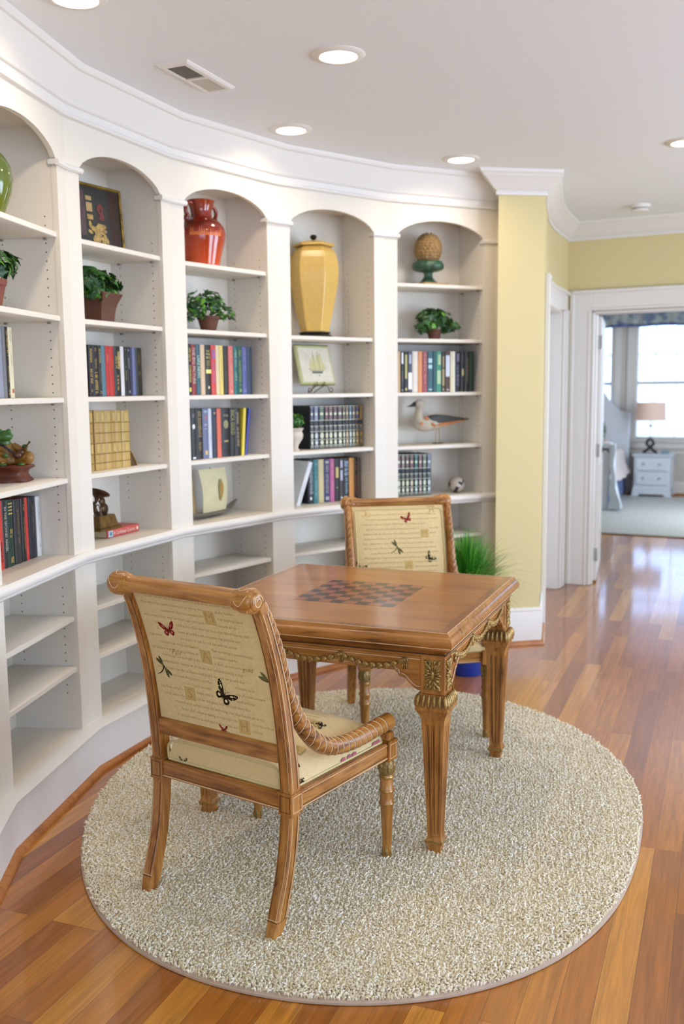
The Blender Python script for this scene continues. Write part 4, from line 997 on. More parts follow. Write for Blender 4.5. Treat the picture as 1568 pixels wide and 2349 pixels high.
# ------------------------------------------------------------------ game table
def table():
    th = 1.1854; t = thing('game_table', 'square carved wooden game table with an inlaid chessboard top', 'table', (0.0664, 3.5212, ZR), th - PI / 2)
    a, b = 0.490, 0.502        # half extents: x, y
    Z = 0.750 - ZR
    dz = -ZR
    # moulded top
    p = MB(); prof = [(0.0, 0.672), (0.0, 0.672)]
    rim = [(-0.045, 0.670), (-0.030, 0.671), (-0.028, 0.676), (-0.034, 0.682), (-0.020, 0.690), (-0.016, 0.694), (-0.010, 0.697), (-0.003, 0.706), (0.0, 0.716), (-0.003, 0.728), (-0.010, 0.737), (-0.014, 0.739), (-0.016, 0.745), (-0.020, 0.7495), (-0.026, 0.7500)]
    secs = [[(sx * (a + o), sy * (b + o), z + dz) for sx, sy in ((-1, -1), (1, -1), (1, 1), (-1, 1))] for o, z in rim]
    p.loft(secs)
    p.build('table_top', wood('table_edge_wood', WD, '#9c6428', '#ba8144', 'X', coat=0.3), t, smooth=40)
    tt = t.children[-1]
    def quad(nm, x0, x1, y0, y1, z, m): q = MB(); q.box(x0, x1, y0, y1, z - 0.001, z); return q
    q = MB(); q.box(-a + .052, a - .052, -b + .052, b - .052, 0.7488 + dz, 0.7503 + dz)
    q.build('veneer_field', wood('burl_veneer', '#935a24', '#a56c2f', '#b57b3b', 'X', rough=0.31, coat=0.45, scale=0.35, blotch=0.5), tt, smooth=0)
    q = MB(); w_ = .0525; z0_, z1_ = 0.7487 + dz, 0.75025 + dz
    A0, A1, B0, B1 = -a + .026, a - .026, -b + .026, b - .026
    q.add([(A0, B0, z1_), (A1, B0, z1_), (A1 - .026, B0 + .026, z1_), (A0 + .026, B0 + .026, z1_)], [(0, 1, 2, 3)])
    q.add([(A1, B1, z1_), (A0, B1, z1_), (A0 + .026, B1 - .026, z1_), (A1 - .026, B1 - .026, z1_)], [(0, 1, 2, 3)])
    q.add([(A1, B0, z1_), (A1, B1, z1_), (A1 - .026, B1 - .026, z1_), (A1 - .026, B0 + .026, z1_)], [(0, 1, 2, 3)])
    q.add([(A0, B1, z1_), (A0, B0, z1_), (A0 + .026, B0 + .026, z1_), (A0 + .026, B1 - .026, z1_)], [(0, 1, 2, 3)])
    q.build('crossbanding', wood('crossbanded_veneer', '#6a4020', '#8f5c2e', '#a87242', 'Y', rough=0.31, coat=0.45, scale=0.8), tt, smooth=0)
    for inset, zz, rr_, mi_ in ((0.0225, 0.7492, 0.0012, 1), (0.004, 0.7045, 0.0011, 1), (0.028, 0.6775, 0.0022, 2)):
        q = MB(); aa, bb_ = a - inset, b - inset; q.tube([(-aa, -bb_, zz + dz), (aa, -bb_, zz + dz)], rr_, 6); q.tube([(aa, -bb_, zz + dz), (aa, bb_, zz + dz)], rr_, 6); q.tube([(aa, bb_, zz + dz), (-aa, bb_, zz + dz)], rr_, 6); q.tube([(-aa, bb_, zz + dz), (-aa, -bb_, zz + dz)], rr_, 6)
        q.build('edge_line', M_WAX if mi_ == 1 else M_DKL, tt)
    q = MB(); s = 0.3835 / 8
    for i in range(8):
        for j in range(8):
            x0, y0 = -0.1918 + i * s, -0.1918 + j * s
            q.box(x0, x0 + s, y0, y0 + s, 0.7498 + dz, 0.7507 + dz, (i + j + 1) % 2)
    q.build('inlaid_chessboard', [wood('dark_inlay', '#2e1c14', '#3d2519', '#4d3122', 'X', rough=0.31, coat=0.45), wood('red_inlay', '#7a4426', '#935532', '#a3633c', 'Y', rough=0.31, coat=0.45)], tt, smooth=0)
    gold = mat('gilded_carving', '#9a7c45', 0.38, metal=0.55, noise=(140, 0.45))
    PH = 0.040; ins = 0.072; px, py = a - ins, b - ins     # leg centre
    # aprons
    def apron(M, L, name='apron'):
        """local x along the side, y outwards"""
        h = L - PH
        outline = [(-h, 0.672), (h, 0.672), (h, 0.556), (h - .010, 0.556), (h - .022, 0.562), (h - .036, 0.574), (h - .048, 0.588), (h - .062, 0.594), (h - .070, 0.594), (h - .072, 0.606), (h - .082, 0.608), (h - .084, 0.614)]
        outline = outline + [(-x, z) for x, z in outline[::-1][:-2]]
        # clean order
        right = [(h, 0.556), (h - .010, 0.556), (h - .022, 0.562), (h - .036, 0.574), (h - .048, 0.588), (h - .062, 0.594), (h - .070, 0.594), (h - .072, 0.606), (h - .082, 0.608), (h - .084, 0.614)]
        left = [(-x, z) for x, z in right[::-1]]
        outl = [(h, 0.672)] + right + left + [(-h, 0.672)]
        q = MB(); n = len(outl)
        vs = [(x, 0.0, z + dz) for x, z in outl] + [(x, -0.02, z + dz) for x, z in outl]
        q.add(vs, [tuple(range(n)), tuple(range(2 * n - 1, n - 1, -1))] + [(i, n + i, n + (i + 1) % n, (i + 1) % n) for i in range(n)], 0, M)
        edge = [(x, 0.0, z + dz + 0.006) for x, z in right + left]
        q.tube([tuple(M @ Vector(e_)) for e_ in edge], 0.0042, 6, mi=0)
        edge = [(x, 0.0035, z + dz + 0.0125) for x, z in right + left]
        q.tube([tuple(M @ Vector(e_)) for e_ in edge], 0.0011, 5, mi=1)
        q.tube([tuple(M @ Vector((x, 0.001, 0.662 + dz))) for x in (-h, 0, h)], 0.0035, 6, mi=0)
        q.tube([tuple(M @ Vector((x, 0.0035, 0.6565 + dz))) for x in (-h, 0, h)], 0.0011, 5, mi=1)
        q.build(name, [wood('apron_wood', WD, '#9c6428', '#bb8244', 'X'), M_WAX], t, smooth=40); ap = t.children[-1]
        # garland of husks on four rosettes
        g = MB(); xr = [-h + .052 + (2 * h - .104) * i / 3 for i in range(4)]
        for i in range(3):
            x0, x1 = xr[i], xr[i + 1]; nb = 9
            for k in range(nb):
                u = (k + .5) / nb; x = x0 + (x1 - x0) * u; z = 0.652 - 0.030 * (1 - (2 * u - 1) ** 2) + dz
                sl = math.atan2(-0.030 * (-4 * (2 * u - 1)) * 1.0, (x1 - x0)); r = 0.0058 + 0.003 * math.sin(PI * u)
                Mk = M @ Matrix.Translation((x, 0.004, z)) @ Matrix.Rotation(-sl, 4, 'Y')
                g.ell((0, 0, 0), (0.0135, 0.0065, r * 1.2), 8, 6, M=Mk)
                for f_ in (-1, 1): g.ell((0.002, 0.002, f_ * r * .8), (0.009, 0.004, r * .45), 6, 5, M=Mk @ Matrix.Rotation(f_ * 0.25 * (1 if u < .5 else -1), 4, 'Y'))
        for x in xr:
            Mk = M @ Matrix.Translation((x, 0.005, 0.650 + dz)) @ Matrix.Rotation(-PI / 2, 4, 'X')
            g.lathe([(0.0005, 0.004), (0.004, 0.004), (0.006, 0.001), (0.009, 0.004), (0.0115, 0.002), (0.012, -0.006)], 14, M=Mk, caps=False)
            for f_, l_ in ((-0.006, .010), (0, .013), (0.006, .010)): g.ell((x + f_, 0.004, 0.631 + dz), (0.0035, 0.004, l_), 6, 6, M=M)
        g.build('garland_carving', gold, ap, smooth=60)
    for M, L in ((Matrix.Translation((0, -py - PH + .006, 0)) @ Matrix.Rotation(PI, 4, 'Z'), px), (Matrix.Translation((0, py + PH - .006, 0)), px),
                 (Matrix.Translation((px + PH - .006, 0, 0)) @ Matrix.Rotation(-PI / 2, 4, 'Z'), py), (Matrix.Translation((-px - PH + .006, 0, 0)) @ Matrix.Rotation(PI / 2, 4, 'Z'), py)):
        apron(M, L)
    # legs
    for sx in (-1, 1):
        for sy in (-1, 1):
            x, y = sx * px, sy * py; T = Matrix.Translation((x, y, dz))
            q = MB(); q.cbox(-PH, PH, -PH, PH, 0.547, 0.672, .002, M=T)
            sq = lambda r, z: [(-r, -r, z), (r, -r, z), (r, r, z), (-r, r, z)]
            q.loft([sq(r, z) for r, z in ((0.020, 0.548), (0.040, 0.547), (0.040, 0.540), (0.047, 0.528), (0.050, 0.510), (0.054, 0.505), (0.054, 0.497), (0.050, 0.493), (0.046, 0.484), (0.0405, 0.474), (0.040, 0.468), (0.0375, 0.464), (0.030, 0.463))], M=T)
            # fluted tapering shaft
            def section(z):
                u = (z - 0.064) / (0.464 - 0.064); r = 0.0215 + (0.0372 - 0.0215) * u
                g_ = 0.0 if (u > 0.955 or u < 0.03) else 1.0
                if 0.90 < u <= 0.955: g_ = math.sqrt(max(0, 1 - ((u - .90) / .055) ** 2))
                pts = []
                for f_ in range(4):
                    c_, s_ = math.cos(f_ * PI / 2), math.sin(f_ * PI / 2)
                    loc = [(-r, 0.0)]
                    for fl in (-1, 0, 1):
                        cx = fl * r * 0.54; hw = r * 0.19
                        for k in range(5):
                            a_ = PI * k / 4; loc.append((cx - hw * math.cos(a_), -math.sin(a_) * hw * 0.85 * g_))
                    for (lx, d_) in loc:
                        X, Y = lx, -r - d_ * 1.0 * 1.0
                        Y = -(r + d_)
                        pts.append((c_ * X - s_ * Y, s_ * X + c_ * Y, z))
                return pts
            zs = [0.064, 0.070, 0.076, 0.079, 0.2, 0.33, 0.42, 0.426, 0.432, 0.438, 0.442, 0.4455, 0.446, 0.464]
            q.loft([section(z) for z in zs], M=T)
            q.loft([sq(r, z) for r, z in ((0.017, 0.0), (0.0205, 0.016), (0.021, 0.040), (0.0265, 0.044), (0.0275, 0.050), (0.0275, 0.058), (0.024, 0.062), (0.0225, 0.068))], M=T)
            for side in range(4):
                Ms = T @ Matrix.Rotation(side * PI / 2, 4, 'Z')
                for fl in (-1, 0, 1):
                    pts = []
                    for z in (0.082, 0.2, 0.33, 0.436):
                        u = (z - 0.064) / 0.4; r = 0.0215 + (0.0372 - 0.0215) * u
                        pts.append(tuple(Ms @ Vector((fl * r * 0.54, -r + r * .19 * .85 - .0003, z))))
                    q.tube(pts, [.0006, .0007, .0008, .0008], 5, mi=1)
            q.build('leg', [wood('table_leg_wood', WD, '#9c6428', '#be8646', 'Z'), M_DKL], t, smooth=30); lg = t.children[-1]
            g = MB()
            for side in range(4):
                Ms = T @ Matrix.Rotation(side * PI / 2, 4, 'Z')
                for k in range(6):
                    xx = -0.040 + 0.016 * k
                    Mk = Ms @ Matrix.Translation((xx * 1.12, -0.048, 0.526)) @ Matrix.Rotation(-0.16, 4, 'X') @ Matrix.Rotation(-xx * 3.0, 4, 'Y')
                    g.ell((0, 0, 0), (0.0072, 0.0105, 0.022), 10, 8, M=Mk)
            g.build('gadrooned_collar', gold, lg, smooth=60)
            for side in range(4):
                dirn = [(0, -1), (1, 0), (0, 1), (-1, 0)][side]
                if dirn[0] * sx < 0 or dirn[1] * sy < 0: continue
                Ms = T @ Matrix.Rotation(side * PI / 2, 4, 'Z')
                g = MB(); g.box(-0.026, 0.026, -PH - 0.0005, -PH + 0.001, 0.562, 0.658, M=Ms)
                fr = [(-0.029, 0.559), (0.029, 0.559), (0.029, 0.661), (-0.029, 0.661), (-0.029, 0.559)]
                zc_ = 0.610
                g.ell((0, -PH - .002, zc_), (0.0075, 0.007, 0.015), 10, 8, M=Ms)
                for f_ in (-1, 1):
                    for (dx_, dz_, an, l_) in ((0.013, 0.006, 1.3, .011), (0.013, -0.006, -1.3, .011), (0.016, 0.016, .9, .010), (0.016, -0.016, -.9, .010), (0.009, 0.026, .45, .013), (0.009, -0.026, -.45, .013), (0.018, 0.034, .7, .011), (0.018, -0.034, -.7, .011), (0.007, 0.039, .15, .011), (0.007, -0.039, -.15, .011), (0.021, 0.043, .9, .008), (0.021, -0.043, -.9, .008), (0.021, 0.0, 1.57, .008)):
                        Mk = Ms @ Matrix.Translation((f_ * dx_, -PH - .002, zc_ + dz_)) @ Matrix.Rotation(f_ * an, 4, 'Y')
                        g.ell((0, 0, 0), (0.0042, 0.0055, l_), 7, 6, M=Mk)
                g.build('carved_rosette_panel', gold, lg, smooth=60)
            g = MB(); g.loft([sq(r, z) for r, z in ((0.0272, 0.0485), (0.0284, 0.050), (0.0284, 0.055), (0.0272, 0.0565))], M=T); g.build('foot_band', gold, lg)
table()
# ------------------------------------------------------------------ books
_bm = {}
def cover_mat(h, rough=0.42):
    if h not in _bm: _bm[h] = mat('book_cloth_' + h[1:], h, rough, spec=0.4)
    return _bm[h]
M_PAGE = mat('book_pages', '#d9cba6', 0.9, spec=0.1)
def make_book(w, h, d, color, marks):
    """spine at y=0 facing -y, left edge at x=0, standing on z=0"""
    b = 0.0022; mats = [cover_mat(color)]; p = MB()
    out = [(0, d), (0, .004), (.12 * w, .0012), (.35 * w, 0.0), (.65 * w, 0.0), (.88 * w, .0012), (w, .004), (w, d), (w - b, d), (w - b, .007), (b, .007), (b, d)]
    p.prism(out[::-1], 0.0, h)
    def mi(c):
        m = mat('book_ink_' + c[1:], c, 0.4, spec=0.4)
        if m not in mats: mats.append(m)
        return mats.index(m)
    for mk in marks:
        kind, v0, v1, wf, c = mk[:5]; z1_, z0_ = h * (1 - v0), h * (1 - v1); cx = w * (mk[6] if len(mk) > 6 else 0.5); hw = w * wf / 2
        if kind == 'B': p.add([(cx - hw, -.0007, z0_), (cx + hw, -.0007, z0_), (cx + hw, -.0007, z1_), (cx - hw, -.0007, z1_)], [(0, 1, 2, 3)], mi(c))
        elif kind == 'O':
            q = disc(0, 0, hw, (z1_ - z0_) / 2, 12); p.add([(cx + a, -.0009, (z0_ + z1_) / 2 + e) for a, e in q], poly_fan(q), mi(c))
        elif kind == 'T':
            vs, fs, wd = text2d(mk[5]); L_ = z1_ - z0_; sx = L_ / wd; sy = min(2 * hw * 1.35, sx * 1.7)
            p.add([(cx + y * sy, -.0010, (z0_ + z1_) / 2 - x * sx) for x, y in vs], fs, mi(c))
        else:   # column of letter-like strokes too small to read
            z = z1_; i = mi(c); rr = random.Random(int(w * 1e5 + v0 * 1000))
            while z > z0_ + .002:
                lh = rr.uniform(.003, .006)
                if rr.random() > .12:
                    a0 = cx - hw * rr.uniform(.75, 1); a1 = cx + hw * rr.uniform(.75, 1)
                    st = lh * .32
                    p.add([(a0, -.0009, z - st), (a1, -.0009, z - st), (a1, -.0009, z), (a0, -.0009, z)], [(0, 1, 2, 3)], i)
                    if rr.random() > .35: p.add([(a0, -.0009, z - lh + .001), (a0 + (a1 - a0) * .3, -.0009, z - lh + .001), (a0 + (a1 - a0) * .3, -.0009, z), (a0, -.0009, z)], [(0, 1, 2, 3)], i)
                    if rr.random() > .5: p.add([(a1 - (a1 - a0) * .3, -.0009, z - lh + .001), (a1, -.0009, z - lh + .001), (a1, -.0009, z), (a1 - (a1 - a0) * .3, -.0009, z)], [(0, 1, 2, 3)], i)
                z -= lh
    o = p.build('book', mats, smooth=25)
    q = MB(); q.box(b, w - b, .0072, d - .004, .0035, h - .0035); q.build('page_block', M_PAGE, o, smooth=0)
    return o
GOLD_ = '#c9ad62'; CRM = '#e4d9b4'; WHT = '#e6e6e8'
def row(k, z, dep, dims, specs, where, group, d=0.155):
    for (t0, t1, h), sp in zip(dims, specs):
        color, marks, lab = sp
        w = t1 - t0 - 0.0006
        o = make_book(w, h, d, color, marks); loc = at_bay(k, t0, dep, z + 0.0003); place(o, loc, HD[k])
        tag(o, lab + ' ' + where, 'book', group)
G = lambda v0, v1, wf=.45, c=GOLD_, cx=.5: ('L', v0, v1, wf, c, '', cx)
row(0, 1.483, .10, [(0.292, 0.359, 0.244), (0.359, 0.382, 0.245), (0.382, 0.403, 0.245), (0.403, 0.435, 0.244)], [
 ('#8f95a8', [('B', .02, .5, .55, '#dfe4ee', '', .35), ('O', .55, .75, .5, '#a97f6c', '', .3)], 'blue-grey picture-jacket book cut by the left frame edge'),
 ('#77777c', [], 'plain grey book between picture jacket and gold-lettered book'),
 ('#1e1b18', [G(.05, .42, .6), G(.55, .78, .35), G(.88, .96, .5)], 'slim black book with gold capitals'),
 ('#ddd5b4', [G(.05, .2, .3, '#b9ac86'), G(.32, .65, .25, '#b9ac86'), ('B', .87, .93, .4, '#b5603a')], 'cream paperback at the right end')], 'above the frog figurine', 'books above the frog figurine')
row(0, .885, .125, [(0.302, 0.342, 0.244), (0.342, 0.372, 0.243), (0.372, 0.42, 0.24), (0.425, 0.477, 0.236), (0.481, 0.511, 0.233), (0.511, 0.532, 0.233), (0.539, 0.597, 0.23), (0.602, 0.635, 0.227)], [
 ('#cf4038', [G(.6, .9, .3, '#1c1010')], 'bright red book at the left end'),
 ('#20211f', [('T', .10, .76, .55, '#c8c4b4', 'IN THE SECOND ANGEL')], 'black book lettered in pale capitals'),
 ('#16332c', [('B', .05, .07, .6, GOLD_), ('B', .10, .12, .6, GOLD_), ('B', .15, .165, .6, GOLD_), ('B', .20, .22, .6, GOLD_), G(.44, .58, .4), G(.86, .95, .5)], 'dark green book with gold bars'),
 ('#2c2a2c', [G(.15, .7, .25, '#8a7c58')], 'charcoal book with a worn dust jacket'),
 ('#191717', [G(.1, .2, .3), G(.3, .8, .3, '#a3893f')], 'black book left of the thin red spine'),
 ('#c53a34', [], 'thin plain red book'),
 ('#20202b', [G(.1, .6, .22, '#6f6a5c')], 'thick blue-black book with rounded spine'),
 ('#d4d3d3', [G(.1, .6, .2, '#8d929c'), G(.8, .9, .3, '#8d929c')], 'white book at the right end')], 'below the frog figurine', 'books below the frog figurine')
row(1, 1.483, .06, [(0.171, 0.197, 0.205), (0.197, 0.233, 0.205), (0.233, 0.254, 0.205), (0.254, 0.283, 0.205), (0.283, 0.308, 0.205), (0.308, 0.34, 0.204), (0.34, 0.387, 0.205), (0.387, 0.411, 0.205), (0.411, 0.4325, 0.205), (0.4325, 0.453, 0.205), (0.453, 0.469, 0.205), (0.469, 0.494, 0.204), (0.494, 0.544, 0.204)], [
 ('#1d1b1c', [G(.08, .38, .55), G(.47, .76, .55), G(.86, .92, .3)], 'black book with two gold titles at the left end'),
 ('#1b1a1e', [G(.06, .13, .3), G(.26, .45, .4, '#8f8358'), G(.53, .95, .55)], 'black book with a gold title in its lower half'),
 ('#1c1914', [G(.07, .36, .45), G(.45, .75, .4, '#8f6f4a'), G(.9, .95, .5)], 'slim black book left of the teal one'),
 ('#4c7482', [], 'plain teal-blue book'),
 ('#b02c2a', [G(.17, .33, .6, '#d9796a'), G(.84, .92, .4, '#d9796a')], 'red book beside the teal one'),
 ('#b1302a', [G(.27, .45, .5, '#cf5c45')], 'second red book, left of the black and gold one'),
 ('#191817', [G(.08, .46, .4, '#e3cf7a', .68), G(.2, .46, .25, GOLD_, .28), G(.58, .92, .3, GOLD_, .45)], 'thick black book with bold gold title'),
 ('#cfcfd3', [], 'plain pale grey book'),
 ('#1c211e', [G(.05, .1, .4, '#a59a50'), G(.4, .68, .35, '#a59a50')], 'green-black book right of the pale grey one'),
 ('#1a1a1e', [G(.05, .1, .4, '#c7c8cc'), G(.2, .45, .3, '#b7b8bc'), G(.87, .95, .4, '#b7b8bc')], 'black book with silver title'),
 ('#20264a', [], 'narrow plain navy book'),
 ('#626a92', [], 'plain slate-blue book'),
 ('#16140f', [G(.12, .35, .3, '#6b5a2c'), G(.5, .6, .35, '#7a6636')], 'thick brown-black book at the right end')], 'below the square brown planter', 'books below the square brown planter')
bands = lambda c: [('B', y, y + .012, .98, c) for y in (.20, .37, .54, .72, .87)]
row(1, 1.18, .08, [(0.178, 0.21, 0.246), (0.218, 0.252, 0.246), (0.252, 0.289, 0.245), (0.289, 0.331, 0.244), (0.331, 0.361, 0.244), (0.361, 0.403, 0.243), (0.405, 0.463, 0.242)], [
 (c, bands('#6f5526') + [('B', .04, .18, .5, '#c9ab68'), ('B', .56, .7, .5, '#c4a765')], l) for c, l in (
 ('#a98a49', 'leftmost antique tan leather volume, standing apart'), ('#b39452', 'tan leather volume right of the dark gap'), ('#b09150', 'tan leather volume, third from the left'),
 ('#b59757', 'thick tan leather volume, middle of the set'), ('#ad8d4a', 'narrow tan leather volume, third from the right'), ('#b39553', 'tan leather volume, second from the right'), ('#b99c5b', 'widest tan leather volume at the right end'))],
 'above the brass instrument sculpture', 'antique tan leather volumes')
row(2, 1.481, .06, [(0.134, 0.156, 0.236), (0.156, 0.187, 0.235), (0.187, 0.217, 0.235), (0.217, 0.248, 0.235), (0.248, 0.287, 0.235), (0.287, 0.32, 0.235), (0.32, 0.345, 0.235), (0.345, 0.372, 0.234), (0.372, 0.407, 0.234), (0.407, 0.443, 0.234), (0.443, 0.472, 0.234), (0.472, 0.505, 0.234), (0.505, 0.541, 0.233), (0.541, 0.578, 0.233)], [
 ('#1c1a12', [G(.08, .35, .5, '#d3cf5a', .6), G(.42, .75, .5, '#d3cf5a', .6), ('B', .85, .93, .6, '#d3cf5a')], 'yellow-titled black book half hidden by the pilaster'),
 ('#8d2a2d', [('T', .06, .78, .6, '#cfc2b0', 'THE BIG PICTURE')], 'dark red book lettered THE BIG PICTURE'),
 ('#2e5863', [('T', .22, .66, .6, '#c9dfc8', 'LAKE NEWS'), G(.75, .94, .2, '#7d9aa0')], 'teal book lettered LAKE NEWS'),
 ('#d0b593', [], 'plain beige book'),
 ('#1f1c16', [G(.11, .27, .75, '#c9c05f'), G(.31, .46, .6, '#a89f55'), ('B', .49, .57, .92, '#dfdb7e'), ('O', .82, .88, .3, CRM)], 'black book with yellow band'),
 ('#c8433f', [('B', .1, .28, .6, '#9c5f9a'), ('B', .35, .75, .3, '#b05f86')], 'red book with purple panels'),
 ('#d6c5a0', [], 'plain cream book left of the yellow one'),
 ('#d8c468', [G(.3, .7, .25, '#c8b67a')], 'yellow book'),
 ('#221b15', [G(.2, .95, .25, '#6b5b45')], 'dark brown book right of the yellow one'),
 ('#cf6f66', [G(.1, .25, .5, '#dba184'), G(.38, .8, .45, '#dba184'), ('O', .9, .96, .35, '#dba184')], 'salmon pink book'),
 ('#1f6668', [G(.08, .43, .45, '#a7c0a6'), G(.53, .72, .4, '#a7c0a6')], 'teal book with pale titles'),
 ('#1f4f46', [G(.08, .22, .5, '#93ab57'), G(.3, .82, .5, '#8aa155'), ('O', .88, .95, .4, '#8aa155')], 'dark green book with yellow-green lettering'),
 ('#545a92', [G(.06, .5, .5, '#8287ad'), ('O', .9, .95, .3, '#8287ad')], 'violet-blue book'),
 ('#22304b', [G(.1, .9, .25, '#4b5260')], 'navy book at the right end')], 'below the ivy plant and red amphora', 'books below the ivy plant and red amphora')
row(2, 1.18, .06, [(0.142, 0.175, 0.238), (0.175, 0.22, 0.237), (0.22, 0.258, 0.237), (0.258, 0.282, 0.237), (0.282, 0.316, 0.237), (0.316, 0.347, 0.236), (0.347, 0.405, 0.236), (0.405, 0.44, 0.235), (0.44, 0.482, 0.235)], [
 ('#2b2b2c', [G(.1, .2, .4, '#9a9a9c'), ('O', .3, .4, .55, WHT), ('B', .95, .985, .6, WHT)], 'charcoal book with white emblem at the left end'),
 ('#1b1914', [G(.05, .56, .5, '#a68f54'), G(.66, .85, .4, '#a68f54')], 'black book with tall gold title'),
 ('#68708f', [('B', .04, .08, .5, '#a9b4c4'), ('O', .14, .21, .4, '#b8626a'), G(.3, .42, .5, '#b9bccb'), ('B', .84, .92, .4, '#d9b96a')], 'slate-blue book with pink emblem'),
 ('#c9ced8', [G(.5, .75, .2, '#a88f90')], 'white book right of the slate-blue one'),
 ('#1d2d44', [('O', .07, .12, .4, '#a9946b'), G(.2, .95, .25, '#6f604e')], 'dark navy book with small gold crest'),
 ('#d7694f', [], 'plain coral orange book'),
 ('#1c1a20', [G(.13, .17, .6, '#a39a78'), ('O', .24, .42, .6, '#8f8a63'), ('B', .66, .69, .5, '#b5aa74')], 'thick black book with gold eagle emblem'),
 ('#1a191f', [('T', .04, .55, .75, '#a8a65e', 'INCA GOLD'), G(.6, .9, .2, '#77703f')], 'black book lettered INCA GOLD'),
 ('#1b181d', [G(.07, .33, .4, '#b59d78'), G(.38, .8, .4, '#b59d78')], 'black book with beige title')], 'on the shelf above the model sailboat', 'books above the model sailboat')
for (t0, t1, c, lean, lab) in ((.487, .507, '#e3cf3c', .021, 'slim shiny yellow book leaning right, above the model sailboat'), (.510, .527, '#3d4596', .037, 'slim violet-blue book leaning right at the row end, above the model sailboat')):
    o = make_book(t1 - t0, .236, .15, c, []); loc = at_bay(2, t0, .06, 1.1805); o.location = loc; o.rotation_euler = Euler((0, 0, 0)); o.matrix_world = Matrix.Translation(loc) @ Matrix.Rotation(HD[2], 4, 'Z') @ Matrix.Rotation(lean / .236, 4, 'Y')
    tag(o, lab, 'book', 'books above the model sailboat')
# matching black volumes with gilt bands
def setmarks(c, light):
    return [('B', .02, .33, .62, c), ('B', .01, .022, .98, light), ('B', .05, .065, .7, light), ('O', .155, .225, .6, light), ('B', .335, .347, .98, light), ('B', .33, .342, .7, light)] + [('B', .46, .475, .8, light), ('B', .49, .52, .5, '#8a8a80'), ('B', .545, .56, .6, '#8f8f84'), ('B', .585, .60, .85, light), ('O', .62, .76, .62, light), ('B', .775, .79, .85, light), ('O', .80, .90, .58, light), ('B', .915, .93, .85, light), ('B', .955, .965, .9, light)]
tops = ['#5a5e7c', '#8a90a8', '#4f6a52', '#7c5156', '#7d5c58', '#6a4d50', '#6b5054', '#6f6a50', '#7c7252', '#5f7086', '#7a6a56', '#4c5068', '#8a6a34']
lights = ['#c9cbb8', '#c3c8c8', '#c9caa8', '#cfcba9', '#cfcfae', '#d3d4b4', '#d3d4b4', '#cfd0b0', '#cdb48f', '#c2ccc0', '#cfcaa8', '#b89c5c', '#9a7434']
tnames = ['leftmost black gilt volume, its cover side showing', 'black gilt volume with a lavender top panel', 'black gilt volume with a green top panel', 'black gilt volume with a rose top panel', 'black gilt volume with a brown-rose top panel, fifth from the left', 'black gilt volume with a pale shield, sixth from the left', 'widest black gilt volume with maroon top panel', 'thin black gilt volume with olive top panel', 'black gilt volume with a tan oval, ninth from the left', 'black gilt volume with a light blue top panel', 'black gilt volume with a sand top panel, third from the right', 'black gilt volume with a navy top panel, second from the right', 'black volume with brassy gilding at the right end']
row(3, 1.182, .09, [(0.257, 0.282, 0.233), (0.282, 0.316, 0.233), (0.316, 0.357, 0.233), (0.357, 0.383, 0.232), (0.383, 0.414, 0.232), (0.414, 0.445, 0.232), (0.445, 0.481, 0.232), (0.481, 0.501, 0.232), (0.501, 0.526, 0.232), (0.526, 0.549, 0.232), (0.549, 0.572, 0.232), (0.572, 0.599, 0.232), (0.599, 0.629, 0.232)],
    [('#14171c', setmarks(tops[i], lights[i]), tnames[i]) for i in range(13)], 'below the ship tile', 'matching black gilt volumes below the ship tile', d=.17)
row(3, .885, .12, [(0.26, 0.298, 0.239), (0.298, 0.333, 0.239), (0.333, 0.372, 0.238), (0.372, 0.413, 0.237), (0.413, 0.446, 0.237), (0.446, 0.479, 0.236), (0.479, 0.509, 0.236), (0.509, 0.55, 0.236), (0.55, 0.588, 0.235), (0.588, 0.612, 0.235), (0.612, 0.636, 0.235)], [
 ('#17171b', [G(.14, .8, .55, '#b9bbc4', .6), ('O', .84, .92, .35, WHT)], 'white-titled black book beside the leaning one'),
 ('#2d7076', [G(.08, .14, .5, '#8fb8ac'), G(.28, .9, .35, '#8fb8ac')], 'teal book'),
 ('#c9b98c', [], 'plain tan book'),
 ('#2e3163', [('B', .04, .1, .6, '#a9a7a0'), G(.14, .8, .5, '#a7a08c'), ('B', .87, .95, .6, '#a9a7a0')], 'navy book with pale lettering'),
 ('#b95f8e', [G(.08, .38, .5, '#cf8f8a'), G(.5, .75, .5, '#cf8f8a')], 'pink book'),
 ('#221e1e', [('B', .2, .45, .6, '#c7b36a'), ('O', .66, .7, .3, '#8a8a55')], 'black book with golden cluster'),
 ('#3c3233', [('B', .05, .22, .5, '#b3b3c0'), ('B', .28, .52, .5, '#b9b9c6'), ('O', .9, .97, .4, WHT)], 'dark brown book with silver panels'),
 ('#121a26', [G(.05, .42, .7, '#b8d4e6'), G(.45, .85, .4, '#9fb9c9'), ('O', .9, .97, .4, WHT)], 'blue-black book with pale blue title'),
 ('#d99a52', [G(.1, .6, .25, '#e3c27a')], 'orange book'),
 ('#2a2019', [G(.1, .3, .5, '#a8683c'), G(.4, .9, .4, '#a8683c')], 'thin black book with orange lettering'),
 ('#5e4a3e', [G(.05, .6, .35, '#6f5f3a')], 'brown book at the right end')], 'on the counter under the black gilt volumes', 'books on the counter below the black gilt volumes')
o = make_book(.027, .25, .16, '#e3e5e6', [G(.5, .9, .3, '#b5c3c9')]); loc = at_bay(3, .165, .10, .8858); o.matrix_world = Matrix.Translation(loc) @ Matrix.Rotation(HD[3], 4, 'Z') @ Matrix.Rotation(.37, 4, 'Y')
tag(o, 'slim white book leaning steeply against the black book on the counter', 'book', 'books on the counter below the black gilt volumes')
